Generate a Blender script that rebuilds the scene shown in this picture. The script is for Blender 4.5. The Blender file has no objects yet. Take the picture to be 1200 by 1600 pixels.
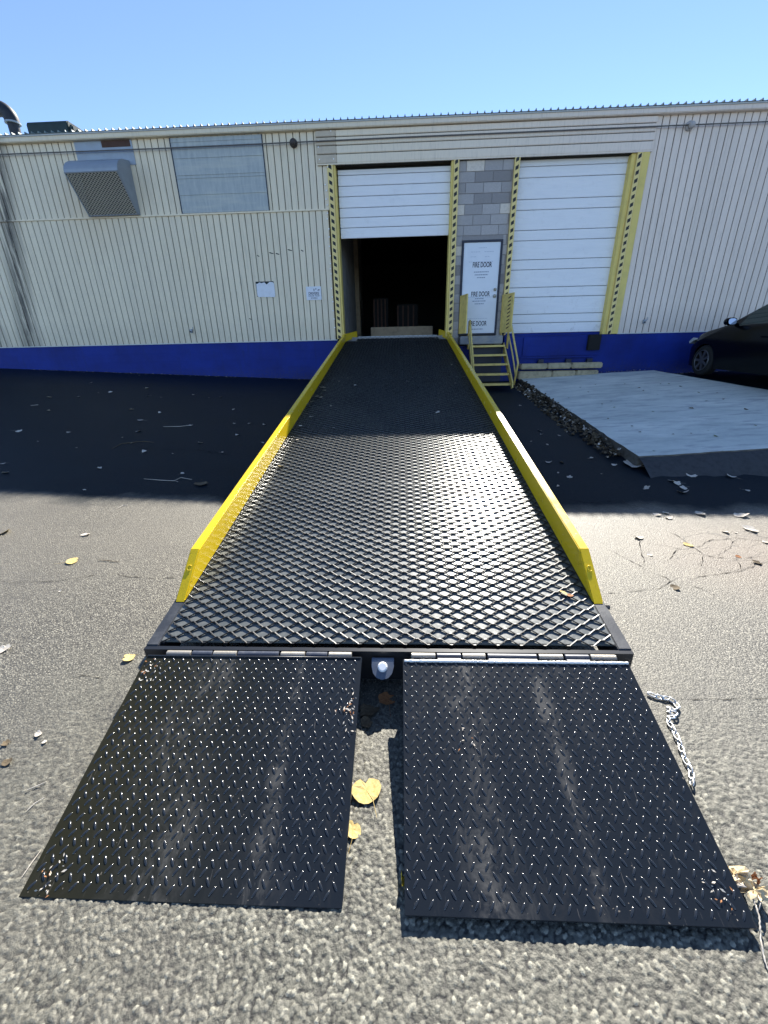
import bpy, bmesh, math, random
import numpy as np
from mathutils import Vector, Matrix
random.seed(7); rng = np.random.default_rng(7)
scn = bpy.context.scene
col = scn.collection
# ------------------------------------------------------------------ camera, sky, sun, exposure
cam_d = bpy.data.cameras.new('camera'); cam = bpy.data.objects.new('camera', cam_d); col.objects.link(cam)
cam_d.sensor_fit = 'VERTICAL'; cam_d.sensor_height = 36.0; cam_d.lens = 14.206; cam_d.clip_start = 0.02; cam_d.clip_end = 3000
_F = Vector((-0.0421, 0.9244, -0.3791)).normalized(); _p = math.radians(22.2768); _r = math.radians(-1.2602); _y = math.radians(-2.6069)
_F = Vector((math.sin(_y)*math.cos(_p), math.cos(_y)*math.cos(_p), -math.sin(_p)))
_R0 = Vector((math.cos(_y), -math.sin(_y), 0)); _U0 = _R0.cross(_F)
_R = _R0*math.cos(_r) + _U0*math.sin(_r); _U = _U0*math.cos(_r) - _R0*math.sin(_r)
M3 = Matrix((_R, _U, -_F)).transposed()
cam.matrix_world = Matrix.Translation((0, 0, 1.8945)) @ M3.to_4x4()
scn.camera = cam
SUN_EL = 40.4; SUN_AZ = 15.0      # azimuth from +Y towards +X
world = bpy.data.worlds.new('World'); scn.world = world; world.use_nodes = True
wn = world.node_tree; bgn = wn.nodes['Background']
sky = wn.nodes.new('ShaderNodeTexSky'); sky.sky_type = 'NISHITA'; sky.sun_disc = False
sky.sun_elevation = math.radians(SUN_EL); sky.sun_rotation = math.radians(SUN_AZ)
sky.altitude = 200; sky.air_density = 0.55; sky.dust_density = 0.0; sky.ozone_density = 1.6
wn.links.new(sky.outputs[0], bgn.inputs[0]); bgn.inputs[1].default_value = 0.1
sun_d = bpy.data.lights.new('sun', 'SUN'); sun = bpy.data.objects.new('sun', sun_d); col.objects.link(sun)
sun_d.energy = 3.75; sun_d.angle = math.radians(0.5); sun_d.color = (1.0, 0.95, 0.86)
sd = Vector((math.sin(math.radians(SUN_AZ))*math.cos(math.radians(SUN_EL)), math.cos(math.radians(SUN_AZ))*math.cos(math.radians(SUN_EL)), math.sin(math.radians(SUN_EL))))
sun.rotation_euler = sd.to_track_quat('Z', 'Y').to_euler(); sun.location = (4, 18, 20)
vs = scn.view_settings; vs.view_transform = 'Standard'; vs.look = 'None'; vs.exposure = 1.68; vs.gamma = 1.0; vs.use_curve_mapping = False
LEAVES=[(-7.524,8.675,1.029,0.102,0,'sl'),(-6.965,8.794,1.019,0.083,0,'sl'),(-6.809,7.736,0.872,0.076,0,'sl'),(-6.391,6.55,0.701,0.109,0,'sl'),(-5.54,6.556,0.668,0.077,0,'sl'),(-5.33,7.982,0.839,0.1,0,'sl'),(-4.668,7.825,0.79,0.068,0,'sl'),(-4.763,7.309,0.731,0.117,0,'sl'),(-4.446,6.715,0.644,0.108,0,'sl'),(-4.53,6.383,0.605,0.047,0,'sl'),(-4.235,6.136,0.563,0.045,0,'sl'),(-7.559,10.085,1.218,0.074,0,'sl'),(-6.544,9.242,1.06,0.1,0,'sl'),(-6.766,9.155,1.059,0.05,0,'sl'),(-5.96,9.697,1.092,0.101,0,'sl'),(-5.569,9.019,0.985,0.078,0,'sl'),(-5.232,8.948,0.96,0.046,0,'sl'),(-3.729,7.099,0.662,0.096,0,'sl'),(-3.833,5.804,0.507,0.084,0,'sl'),(-3.382,5.758,0.484,0.03,0,'sl'),(-5.486,5.215,0.499,0.079,0,'sl'),(-5.201,4.924,0.456,0.108,0,'sl'),(-4.091,5.151,0.44,0.079,0,'sl'),(-2.9,5.057,0.386,0.062,0,'sl'),(-3.822,4.481,0.36,0.045,0,'sl'),(-4.659,9.249,0.973,0.061,0,'sl'),(-3.977,9.104,0.923,0.074,0,'sl'),(-3.36,8.195,0.779,0.079,0,'sl'),(-2.741,7.306,0.646,0.07,0,'sl'),(-3.014,7.28,0.654,0.059,0,'sl'),(-2.735,6.661,0.567,0.075,0,'sl'),(-3.183,6.248,0.535,0.095,0,'sl'),(-2.683,5.863,0.469,0.058,0,'sl'),(-2.209,6.32,0.507,0.081,0,'sl'),(-2.455,7.251,0.628,0.069,0,'sl'),(-4.2,9.02,0.922,0.044,0,'sl'),(-5.707,6.108,0.617,0.037,0,'sl'),(-4.928,5.884,0.559,0.034,0,'sl'),(-2.508,4.735,0.338,0.181,4,'sl'),(2.507,8.775,0.687,0.068,0,'sr'),(2.403,7.102,0.489,0.09,0,'sr'),(2.372,6.895,0.465,0.055,0,'sr'),(2.644,6.821,0.455,0.066,0,'sr'),(2.309,6.391,0.406,0.051,0,'sr'),(2.102,6.541,0.427,0.041,0,'sr'),(2.091,5.646,0.322,0.092,0,'sr'),(2.279,5.647,0.32,0.083,0,'sr'),(2.101,5.281,0.281,0.035,0,'sr'),(2.199,5.134,0.264,0.086,0,'sr'),(1.956,4.853,0.238,0.04,0,'sr'),(2.746,5.81,0.337,0.088,0,'sr'),(3.037,6.223,0.396,0.083,0,'sr'),(3.154,6.1,0.385,0.072,0,'sr'),(2.955,5.536,0.307,0.076,0,'sr'),(3.346,5.444,0.302,0.116,0,'sr'),(2.655,5.241,0.271,0.027,0,'sr'),(2.995,4.802,0.222,0.122,0,'sr'),(3.548,5.207,0.273,0.096,0,'sr'),(3.42,4.999,0.245,0.111,0,'sr'),(3.439,4.923,0.236,0.11,0,'sr'),(3.433,4.796,0.221,0.108,0,'sr'),(3.359,4.674,0.207,0.124,0,'sr'),(3.757,5.165,0.267,0.136,0,'sr'),(4.227,5.125,0.258,0.131,0,'sr'),(4.577,5.546,0.315,0.076,0,'sr'),(4.731,5.399,0.293,0.098,0,'sr'),(4.143,4.727,0.207,0.067,0,'sr'),(2.743,4.108,0.158,0.085,0,'sr'),(2.863,4.154,0.16,0.079,0,'sr'),(2.829,4.036,0.151,0.077,0,'sr'),(3.214,4.144,0.155,0.13,0,'sr'),(3.614,4.106,0.147,0.152,0,'sr'),(3.196,5.519,0.309,0.329,5,'sr'),(3.48,3.796,0.126,0.144,0,'nr'),(3.203,3.738,0.126,0.077,0,'nr'),(2.676,3.476,0.119,0.084,1,'nr'),(2.294,3.606,0.129,0.089,0,'nr'),(2.226,3.294,0.116,0.058,0,'nr'),(3.059,3.166,0.104,0.084,2,'nr'),(2.138,2.778,0.1,0.081,2,'nr'),(2.978,3.272,0.108,0.049,3,'nr'),(3.424,3.538,0.113,0.062,0,'nr'),(3.293,3.726,0.124,0.039,0,'nr'),(-3.922,3.466,0.267,0.121,1,'nl'),(-2.891,3.025,0.198,0.113,1,'nl'),(-3.091,3.47,0.242,0.08,0,'nl'),(-1.722,1.952,0.105,0.084,1,'nl'),(-2.584,2.0,0.119,0.088,0,'nl'),(-2.003,1.376,0.071,0.045,2,'nl'),(-1.912,1.282,0.063,0.052,2,'nl'),(-1.878,1.427,0.074,0.04,0,'nl'),(-1.812,1.388,0.07,0.03,0,'nl'),(-2.686,2.61,0.161,0.03,0,'nl'),(-0.16,1.201,0.041,0.13,1,'gap'),(-0.208,1.047,0.031,0.076,1,'gap'),(-0.177,1.609,0.067,0.122,2,'gap'),(-0.086,1.689,0.07,0.11,3,'gap'),(-0.189,1.54,0.063,0.078,2,'gap'),(-0.003,0.88,0.02,0.067,6,'gap'),(-0.961,8.891,1.592,0.04,0,'deck'),(-0.954,7.63,1.366,0.045,0,'deck'),(-1.089,7.426,1.329,0.044,0,'deck'),(-0.77,7.162,1.282,0.053,0,'deck'),(-1.31,7.042,1.26,0.127,0,'deck'),(-1.247,6.852,1.226,0.082,0,'deck'),(-1.257,6.474,1.159,0.088,0,'deck'),(-1.32,6.543,1.171,0.079,0,'deck'),(-1.343,6.287,1.125,0.086,0,'deck'),(-1.398,6.167,1.104,0.056,0,'deck'),(-1.025,6.06,1.084,0.046,0,'deck'),(-1.322,5.739,1.027,0.044,0,'deck'),(-1.224,5.605,1.003,0.077,0,'deck'),(-1.305,5.27,0.943,0.065,0,'deck'),(-0.863,5.185,0.928,0.039,0,'deck'),(0.126,7.344,1.314,0.065,0,'deck'),(0.921,7.17,1.283,0.053,0,'deck'),(0.514,5.711,1.022,0.077,0,'deck'),(1.013,8.496,1.521,0.05,0,'deck'),(0.91,11.485,2.057,0.068,0,'deck'),(-0.958,11.443,2.049,0.068,0,'deck'),(-1.269,4.098,0.733,0.059,1,'deck'),(0.263,3.528,0.631,0.039,7,'deck'),(-1.252,4.801,0.859,0.052,0,'deck'),(-1.358,4.597,0.822,0.043,0,'deck'),(1.069,2.214,0.395,0.042,3,'deck'),(1.036,2.237,0.399,0.051,1,'deck'),(4.083,9.716,0.939,0.05,2,'pad'),(4.068,9.243,0.889,0.041,2,'pad'),(3.902,8.188,0.772,0.055,2,'pad'),(4.008,7.91,0.747,0.06,7,'pad'),(4.148,8.352,0.8,0.044,2,'pad'),(4.311,8.116,0.782,0.037,2,'pad'),(3.506,8.848,0.822,0.038,7,'pad'),(4.494,9.924,0.979,0.051,2,'pad'),(5.101,9.798,0.993,0.052,7,'pad'),(5.177,9.346,0.949,0.065,2,'pad'),(5.118,9.055,0.916,0.056,2,'pad'),(5.198,8.662,0.879,0.048,2,'pad'),(5.906,9.53,1.001,0.053,7,'pad'),(5.975,9.227,0.973,0.066,2,'pad'),(5.973,8.632,0.911,0.056,7,'pad'),(5.7,7.971,0.83,0.059,2,'pad'),(6.029,8.02,0.85,0.047,2,'pad'),(6.231,8.497,0.908,0.05,2,'pad'),(5.907,7.288,0.768,0.076,2,'pad'),(5.173,7.558,0.763,0.086,2,'pad'),(3.587,7.223,0.657,0.044,2,'pad'),(3.717,6.425,0.58,0.045,2,'pad'),(3.75,6.74,0.614,0.052,2,'pad'),(4.107,6.243,0.578,0.046,2,'pad'),(4.657,6.308,0.61,0.027,7,'pad'),(4.599,6.058,0.581,0.067,7,'pad'),(4.365,6.236,0.589,0.031,2,'pad'),(3.484,5.601,0.484,0.041,7,'pad'),(5.424,6.432,0.657,0.046,7,'pad'),(4.293,5.471,0.507,0.019,7,'pad'),(4.476,7.487,0.724,0.047,7,'pad'),(5.753,9.581,1.0,0.038,7,'pad')]
TWIGS=[('sl',[(-4.374,5.871,0.536),(-4.364,6.096,0.563),(-4.251,6.164,0.567),(-4.087,6.236,0.569),(-3.907,6.191,0.557)]),('sl',[(-3.296,4.843,0.378),(-3.074,4.817,0.367),(-2.887,4.809,0.359),(-2.847,4.913,0.369),(-2.681,4.863,0.357)]),('sl',[(-4.167,6.985,0.666),(-3.894,7.01,0.658),(-3.729,7.099,0.662)]),('sl',[(-7.412,8.04,0.937),(-7.302,8.099,0.94)]),('nl',[(-2.678,3.044,0.195),(-2.576,3.038,0.192),(-2.468,3.022,0.188)]),('nl',[(-3.133,4.018,0.292),(-3.111,4.098,0.299),(-3.064,4.117,0.299)]),('nl',[(-1.709,1.161,0.051),(-1.678,1.178,0.052),(-1.649,1.198,0.053)]),('nl',[(-1.639,1.079,0.043),(-1.628,1.107,0.046),(-1.604,1.132,0.047)]),('nl',[(-1.466,0.853,0.025),(-1.465,0.898,0.028),(-1.461,0.94,0.031)])]
CRACKS=[[(-3.438,2.719),(-3.303,2.75),(-3.187,2.71),(-2.945,2.71),(-2.716,2.761),(-2.553,2.838),(-2.458,2.86)],[(-2.437,2.87),(-2.232,2.804),(-2.042,2.802),(-1.809,2.82)],[(-4.026,5.953),(-3.554,5.906),(-3.066,5.915),(-2.465,5.746)],[(1.536,2.692),(1.69,2.711),(1.849,2.739),(2.015,2.776),(2.121,2.831),(2.225,2.905)],[(1.892,3.427),(1.966,3.278),(2.044,3.108),(2.101,3.018),(2.15,2.922),(2.18,2.832),(2.225,2.762)],[(2.358,3.645),(2.235,3.493),(2.189,3.35),(2.139,3.204),(2.071,3.088)],[(2.198,2.877),(2.316,2.79),(2.392,2.69)],[(1.531,1.715),(1.649,1.713),(1.833,1.734),(2.13,1.765)],[(2.516,4.5),(2.581,4.336),(2.738,4.275)],[(2.317,2.907),(2.54,2.976),(2.782,3.029),(3.168,3.189)],[(2.306,3.494),(2.47,3.472),(2.544,3.402),(2.696,3.416),(2.698,3.29),(2.779,3.247),(2.929,3.228),(3.257,3.3)],[(2.544,3.402),(2.391,3.241),(2.284,3.153)],[(2.696,3.416),(2.94,3.566),(3.207,3.608),(3.468,3.563)],[(2.698,3.29),(2.555,3.116),(2.54,2.976)],[(2.634,3.755),(2.695,3.651),(2.696,3.416)],[(2.779,3.247),(3.005,3.41),(3.207,3.608)],[(1.891,4.493),(2.145,4.396),(2.456,4.449)],[(2.929,3.228),(2.835,3.03)],[(-1.978,1.784),(-1.918,1.81),(-1.74,1.781)]]
CHAIN=[(1.369,1.749,0.067),(1.394,1.733,0.066),(1.416,1.717,0.065),(1.457,1.722,0.065),(1.476,1.701,0.064),(1.48,1.669,0.062),(1.471,1.638,0.061),(1.445,1.645,0.061),(1.421,1.66,0.062),(1.403,1.64,0.061),(1.423,1.618,0.06),(1.458,1.622,0.06),(1.431,1.599,0.059),(1.403,1.606,0.059),(1.376,1.594,0.059),(1.375,1.576,0.057),(1.377,1.557,0.056),(1.371,1.525,0.055),(1.368,1.494,0.053),(1.361,1.457,0.051),(1.347,1.418,0.048),(1.337,1.383,0.046),(1.334,1.349,0.044),(1.33,1.32,0.043),(1.312,1.291,0.041),(1.297,1.263,0.039),(1.283,1.232,0.038)]
LITTER=[(2.904,10.799,0.917),(2.82,9.87,0.812),(2.816,9.075,0.723),(2.826,8.435,0.651),(2.905,7.726,0.576),(3.001,7.197,0.519),(3.101,6.768,0.471),(3.172,6.453,0.433),(3.217,6.118,0.39),(3.291,5.786,0.347)]
SEED=[(1.253,0.934,0.021),(1.241,0.842,0.017),(1.109,0.681,0.01),(1.294,0.897,0.019)]
# ------------------------------------------------------------------ helpers
def tag(o, label=None, cat=None, group=None, kind=None):
    if label: o['label'] = label
    if cat: o['category'] = cat
    if group: o['group'] = group
    if kind: o['kind'] = kind
    return o
def empty(name, loc=(0, 0, 0), rz=0, parent=None):
    o = bpy.data.objects.new(name, None); col.objects.link(o); o.location = loc; o.rotation_euler = (0, 0, rz)
    o.empty_display_size = 0.2
    if parent: o.parent = parent
    return o
class MB:
    def __init__(s): s.v = []; s.f = []; s.mi = []
    def add(s, vs_, fs, m=0):
        b = len(s.v); s.v += [tuple(map(float, v)) for v in vs_]; s.f += [tuple(b+i for i in f) for f in fs]; s.mi += [m]*len(fs); return s
    def box(s, x0, x1, y0, y1, z0, z1, m=0, M=None):
        v = [(x0,y0,z0),(x1,y0,z0),(x1,y1,z0),(x0,y1,z0),(x0,y0,z1),(x1,y0,z1),(x1,y1,z1),(x0,y1,z1)]
        if M is not None: v = [tuple(M @ Vector(p)) for p in v]
        return s.add(v, [(3,2,1,0),(4,5,6,7),(0,1,5,4),(1,2,6,5),(2,3,7,6),(3,0,4,7)], m)
    def prism(s, poly, axis, a, b, m=0):
        # poly in the other two axes, extruded along axis
        def P(u, v, w):
            return {'x': (w, u, v), 'y': (u, w, v), 'z': (u, v, w)}[axis]
        n = len(poly); vs_ = [P(u, v, a) for u, v in poly] + [P(u, v, b) for u, v in poly]
        fs = [tuple(range(n))[::-1], tuple(range(n, 2*n))] + [(i, (i+1) % n, n+(i+1) % n, n+i) for i in range(n)]
        return s.add(vs_, fs, m)
    def tube(s, pts, r, n=8, m=0, cap=True, closed=False):
        pts = [Vector(p) for p in pts]; rs = r if isinstance(r, (list, tuple)) else [r]*len(pts)
        up = Vector((0, 0, 1)); rings = []; prev = None; N = len(pts)
        for i, p in enumerate(pts):
            if closed: t = pts[(i+1) % N]-pts[i-1]
            else: t = (pts[min(i+1, N-1)]-pts[max(i-1, 0)])
            if t.length < 1e-9: t = Vector((0,0,1))
            t.normalize()
            if prev is None:
                a = t.cross(up)
                if a.length < 1e-3: a = t.cross(Vector((1, 0, 0)))
            else: a = prev - t*prev.dot(t)
            a.normalize(); prev = a; b = t.cross(a)
            rings.append([tuple(p + (a*math.cos(2*math.pi*k/n) + b*math.sin(2*math.pi*k/n))*rs[i]) for k in range(n)])
        v = [q for rg in rings for q in rg]; fs = []
        for i in range(N if closed else N-1):
            j = (i+1) % N
            for k in range(n): fs.append((i*n+k, i*n+(k+1) % n, j*n+(k+1) % n, j*n+k))
        if cap and not closed: fs += [tuple(range(n)), tuple(range((N-1)*n, N*n))]
        return s.add(v, fs, m)
    def build(s, name, mats, parent=None, smooth=False, bevel=0, loc=None, rot=None, bseg=2):
        me = bpy.data.meshes.new(name); me.from_pydata(s.v, [], s.f)
        if not isinstance(mats, (list, tuple)): mats = [mats]
        for m_ in mats: me.materials.append(m_)
        if len(mats) > 1: me.polygons.foreach_set('material_index', s.mi)
        bm = bmesh.new(); bm.from_mesh(me); bmesh.ops.recalc_face_normals(bm, faces=bm.faces)
        if bevel:
            bmesh.ops.remove_doubles(bm, verts=bm.verts, dist=1e-5)
            es = [e for e in bm.edges if len(e.link_faces) == 2 and e.calc_face_angle(0) > 0.5]
            bmesh.ops.bevel(bm, geom=es, offset=bevel, segments=bseg, affect='EDGES', clamp_overlap=True)
        bm.to_mesh(me); bm.free()
        if smooth: me.polygons.foreach_set('use_smooth', [True]*len(me.polygons))
        me.update()
        o = bpy.data.objects.new(name, me); col.objects.link(o)
        if parent: o.parent = parent
        if loc is not None: o.location = loc
        if rot is not None: o.rotation_euler = rot
        return o
def copy_to(o, parent=None, loc=None):
    c = o.copy(); col.objects.link(c)
    if parent: c.parent = parent
    if loc is not None: c.location = loc
    return c
def shade_auto(o, ang=35):
    me = o.data; me.polygons.foreach_set('use_smooth', [True]*len(me.polygons))
    try: me.set_sharp_from_angle(angle=math.radians(ang))
    except Exception: pass
    return o
def empty_box_shift(o, loc): o.location = loc; return o

# ------------------------------------------------------------------ materials
def mat(name, color=(.5, .5, .5), rough=.6, metal=0, spec=.5):
    m = bpy.data.materials.new(name); m.use_nodes = True; b = m.node_tree.nodes['Principled BSDF']
    b.inputs['Base Color'].default_value = (*color, 1); b.inputs['Roughness'].default_value = rough
    b.inputs['Metallic'].default_value = metal; b.inputs['Specular IOR Level'].default_value = spec
    return m
class N:
    def __init__(s, m): s.m = m; s.t = m.node_tree; s.b = s.t.nodes['Principled BSDF']
    def new(s, typ, **kw):
        n = s.t.nodes.new(typ)
        for k, v in kw.items(): setattr(n, k, v)
        return n
    def link(s, a, b): s.t.links.new(a, b)
    def coord(s, kind='Object'):
        if kind == 'Position': return s.new('ShaderNodeNewGeometry').outputs['Position']
        return s.new('ShaderNodeTexCoord').outputs[kind]
    def mapping(s, vec, scale=(1, 1, 1), loc=(0, 0, 0), rot=(0, 0, 0)):
        n = s.new('ShaderNodeMapping'); n.inputs['Scale'].default_value = scale; n.inputs['Location'].default_value = loc; n.inputs['Rotation'].default_value = rot
        s.link(vec, n.inputs['Vector']); return n.outputs[0]
    def noise(s, vec, scale=5, detail=6, rough=.6, dist=0):
        n = s.new('ShaderNodeTexNoise'); n.inputs['Scale'].default_value = scale; n.inputs['Detail'].default_value = detail
        n.inputs['Roughness'].default_value = rough; n.inputs['Distortion'].default_value = dist; s.link(vec, n.inputs['Vector']); return n.outputs['Fac']
    def voro(s, vec, scale=5, feature='F1', out='Distance', rnd=1):
        n = s.new('ShaderNodeTexVoronoi'); n.feature = feature; n.inputs['Scale'].default_value = scale; n.inputs['Randomness'].default_value = rnd
        s.link(vec, n.inputs['Vector']); return n.outputs[out]
    def ramp(s, fac, pts):
        n = s.new('ShaderNodeValToRGB'); e = n.color_ramp.elements
        while len(e) < len(pts): e.new(.5)
        for i, (p, c) in enumerate(pts):
            e[i].position = p; e[i].color = (*(c if isinstance(c, tuple) else (c, c, c)), 1)
        s.link(fac, n.inputs[0]); return n.outputs[0]
    def mix(s, fac, a, b, mode='MIX'):
        n = s.new('ShaderNodeMix', data_type='RGBA', blend_type=mode)
        for sock, val in ((n.inputs['Factor'], fac), (n.inputs['A'], a), (n.inputs['B'], b)):
            if isinstance(val, bpy.types.NodeSocket): s.link(val, sock)
            elif isinstance(val, (int, float)):
                sock.default_value = val if sock.type == 'VALUE' else (val, val, val, 1)
            else: sock.default_value = (*val, 1)
        # color sockets are index-based
        return n.outputs['Result']
    def math(s, op, a, b=0, c=None, clamp=False):
        n = s.new('ShaderNodeMath', operation=op); n.use_clamp = clamp
        for i, val in enumerate((a, b) if c is None else (a, b, c)):
            if isinstance(val, bpy.types.NodeSocket): s.link(val, n.inputs[i])
            else: n.inputs[i].default_value = val
        return n.outputs[0]
    def sep(s, v):
        n = s.new('ShaderNodeSeparateXYZ'); s.link(v, n.inputs[0]); return n.outputs
    def bump(s, h, strength=.4, dist=.01, normal=None):
        n = s.new('ShaderNodeBump'); n.inputs['Strength'].default_value = strength; n.inputs['Distance'].default_value = dist
        s.link(h, n.inputs['Height'])
        if normal: s.link(normal, n.inputs['Normal'])
        return n.outputs[0]
    def col(s, c): s.link(c, s.b.inputs['Base Color'])
    def rgh(s, c): s.link(c, s.b.inputs['Roughness'])
    def nrm(s, c): s.link(c, s.b.inputs['Normal'])
def mixfix():
    pass
# colour Mix node: sockets named Factor/A/B exist several times (float, vector, colour): pick the right ones
def _mix(s, fac, a, b, mode='MIX'):
    n = s.new('ShaderNodeMix'); n.data_type = 'RGBA'; n.blend_type = mode
    fi, ai, bi = n.inputs[0], n.inputs[6], n.inputs[7]
    for sock, val in ((fi, fac), (ai, a), (bi, b)):
        if isinstance(val, bpy.types.NodeSocket): s.link(val, sock)
        elif isinstance(val, (int, float)): sock.default_value = val if sock == fi else (val, val, val, 1)
        else: sock.default_value = (*val, 1)
    return n.outputs[2]
N.mix = _mix

def m_asphalt():
    m = mat('asphalt', (.06, .06, .06), .62, 0, .9); n = N(m); P = n.coord('Position'); sep = n.sep(P)
    def attr(nm):
        a_ = n.new('ShaderNodeAttribute'); a_.attribute_name = nm; return a_.outputs['Fac']
    big = n.noise(P, .55, 5, .6); mid = n.noise(P, 3.1, 7, .68); fine = n.noise(P, 190, 3, .7)
    near = attr('near'); hgt = attr('stone'); grain = attr('grain')
    # worn stones standing in dark binder
    stones = n.ramp(grain, [(0, (.070, .067, .050)), (.5, (.115, .111, .085)), (.85, (.18, .172, .134)), (1, (.34, .325, .255))])
    cn = n.mix(n.ramp(hgt, [(.06, 0.0), (.42, 1.0)]), (.010, .010, .008), stones)
    vz = n.new('ShaderNodeTexVoronoi'); vz.inputs['Scale'].default_value = 105; n.link(P, vz.inputs['Vector'])
    vc = n.sep(vz.outputs['Color'])
    sf = n.ramp(vc[0], [(0, (.080, .076, .060)), (.5, (.205, .193, .152)), (.85, (.33, .31, .245)), (1, (.56, .52, .41))])
    cf = n.mix(n.ramp(vz.outputs['Distance'], [(.30, 0.0), (.62, 1.0)]), sf, (.025, .024, .020))
    c = n.mix(near, cf, cn)
    c = n.mix(n.math('MULTIPLY', n.ramp(big, [(.38, 0.0), (.66, 1.0)]), .45), c, (.15, .138, .11))
    c = n.mix(n.ramp(mid, [(.50, 0.0), (.72, .28)]), c, (.06, .056, .05))
    st = n.noise(n.mapping(P, (1, 1.6, 1), loc=(3, 1, 0)), .9, 3, .5)
    c = n.mix(n.ramp(st, [(.60, 0.0), (.72, .4)]), c, (.045, .043, .04))
    # warm tan tone blended in increasingly towards the building
    band = n.math('MULTIPLY_ADD', sep[1], .55, -.85, clamp=True)
    c = n.mix(n.math('MULTIPLY', band, .35), c, (.24, .21, .16))
    # building's shade painted into the asphalt colour, starting at a ragged line
    shade_col = n.mix(n.noise(n.mapping(P, (.6, 3, 1)), 1.3, 8, .7), (.0022, .0055, .009), (.008, .017, .026))
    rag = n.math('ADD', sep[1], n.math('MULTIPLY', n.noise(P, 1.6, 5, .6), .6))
    shade_k = n.math('MULTIPLY_ADD', rag, 3.2, -14.1, clamp=True)
    c = n.mix(shade_k, c, shade_col)
    # alligator cracks on the worn patch right of the ramp
    dx = n.math('MULTIPLY', n.math('SUBTRACT', sep[0], 3.35), .75); dy = n.math('SUBTRACT', sep[1], 3.25)
    rr = n.math('SQRT', n.math('ADD', n.math('MULTIPLY', dx, dx), n.math('MULTIPLY', n.math('MULTIPLY', dy, 1.5), dy)))
    patch = n.math('SUBTRACT', 1.0, n.math('MULTIPLY_ADD', rr, 1.1, -.25, clamp=True))
    wob = n.new('ShaderNodeTexNoise'); wob.inputs['Scale'].default_value = 4; n.link(P, wob.inputs['Vector'])
    va = n.new('ShaderNodeVectorMath'); va.operation = 'MULTIPLY_ADD'; n.link(wob.outputs['Color'], va.inputs[0]); va.inputs[1].default_value = (.25, .25, 0); n.link(P, va.inputs[2])
    ed = n.voro(n.mapping(va.outputs[0], (3.2, 5.5, 1)), 1.1, 'DISTANCE_TO_EDGE')
    ck = n.math('MULTIPLY', n.math('LESS_THAN', ed, .011), n.math('GREATER_THAN', n.math('ADD', patch, n.math('MULTIPLY', n.noise(P, 3, 3), .5)), .80))
    c = n.mix(n.math('MULTIPLY', patch, .6), c, n.mix(.5, c, (.30, .22, .16)))
    c = n.mix(n.math('MULTIPLY', ck, .45), c, (.02, .018, .016))
    n.col(c); n.link(n.math('MULTIPLY_ADD', shade_k, -.4, .52), n.b.inputs['Specular IOR Level'])
    n.rgh(n.ramp(fine, [(.3, .42), (.7, .62)]))
    h = n.math('ADD', n.math('MULTIPLY', vz.outputs['Distance'], n.math('MULTIPLY_ADD', near, .45, -.65)), n.math('MULTIPLY', fine, .55))
    h = n.math('ADD', h, n.math('MULTIPLY', ck, -1.5))
    n.nrm(n.bump(h, .8, .006)); return m
def m_paint(name, c, rough=.35, dirt=(.1, .08, .05), amt=.25, scale=6, spec=.5, bump=.05, metal=0):
    m = mat(name, c, rough, metal, spec); n = N(m); P = n.coord('Position')
    a = n.noise(P, scale, 8, .65); f = n.noise(P, scale*14, 3, .6)
    k = n.math('MULTIPLY', n.ramp(a, [(.45, 0.0), (.8, 1.0)]), amt)
    n.col(n.mix(k, n.mix(n.math('MULTIPLY', f, .25), c, tuple(x*.8 for x in c)), dirt))
    n.rgh(n.math('MULTIPLY_ADD', a, .25, rough-.1)); n.nrm(n.bump(n.math('ADD', a, n.math('MULTIPLY', f, .3)), bump, .01)); return m
M = {}
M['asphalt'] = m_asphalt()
M['black'] = mat('black_steel_paint', (.014, .016, .02), .38, 0, .5)
M['crack'] = mat('crack_dark', (.012, .011, .01), .9, 0, .1)
def m_yellow():
    m = mat('ramp_yellow_paint', (.78, .52, .012), .25, 0, .5); n = N(m); P = n.coord('Position')
    a = n.noise(P, 5, 8, .7); s_ = n.noise(n.mapping(P, (30, 2.5, 30)), 2.2, 5, .65); ch = n.noise(P, 38, 5, .7); g = n.noise(P, 1.4, 5, .6)
    c = n.mix(n.ramp(g, [(.3, 0.0), (.75, .35)]), (.80, .55, .012), (.62, .40, .015))
    c = n.mix(n.ramp(a, [(.52, 0.0), (.8, .4)]), c, (.30, .20, .03))
    c = n.mix(n.math('MULTIPLY', n.math('GREATER_THAN', s_, .655), .55), c, (.16, .11, .03))
    chip = n.math('GREATER_THAN', n.math('MULTIPLY_ADD', a, .35, ch), .86)
    c = n.mix(chip, c, (.03, .025, .02)); n.col(c); n.rgh(n.math('MULTIPLY_ADD', a, .25, .12)); n.nrm(n.bump(n.math('ADD', n.math('MULTIPLY', a, 1.5), n.math('MULTIPLY', chip, -.6)), .2, .004)); return m
M['yellow'] = m_yellow()
M['post_yellow'] = m_paint('post_yellow_paint', (.80, .62, .17), .5, (.3, .24, .1), .35, 4)
M['rail_yellow'] = m_paint('rail_yellow_paint', (.78, .60, .18), .5, (.22, .15, .07), .5, 9)
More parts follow.
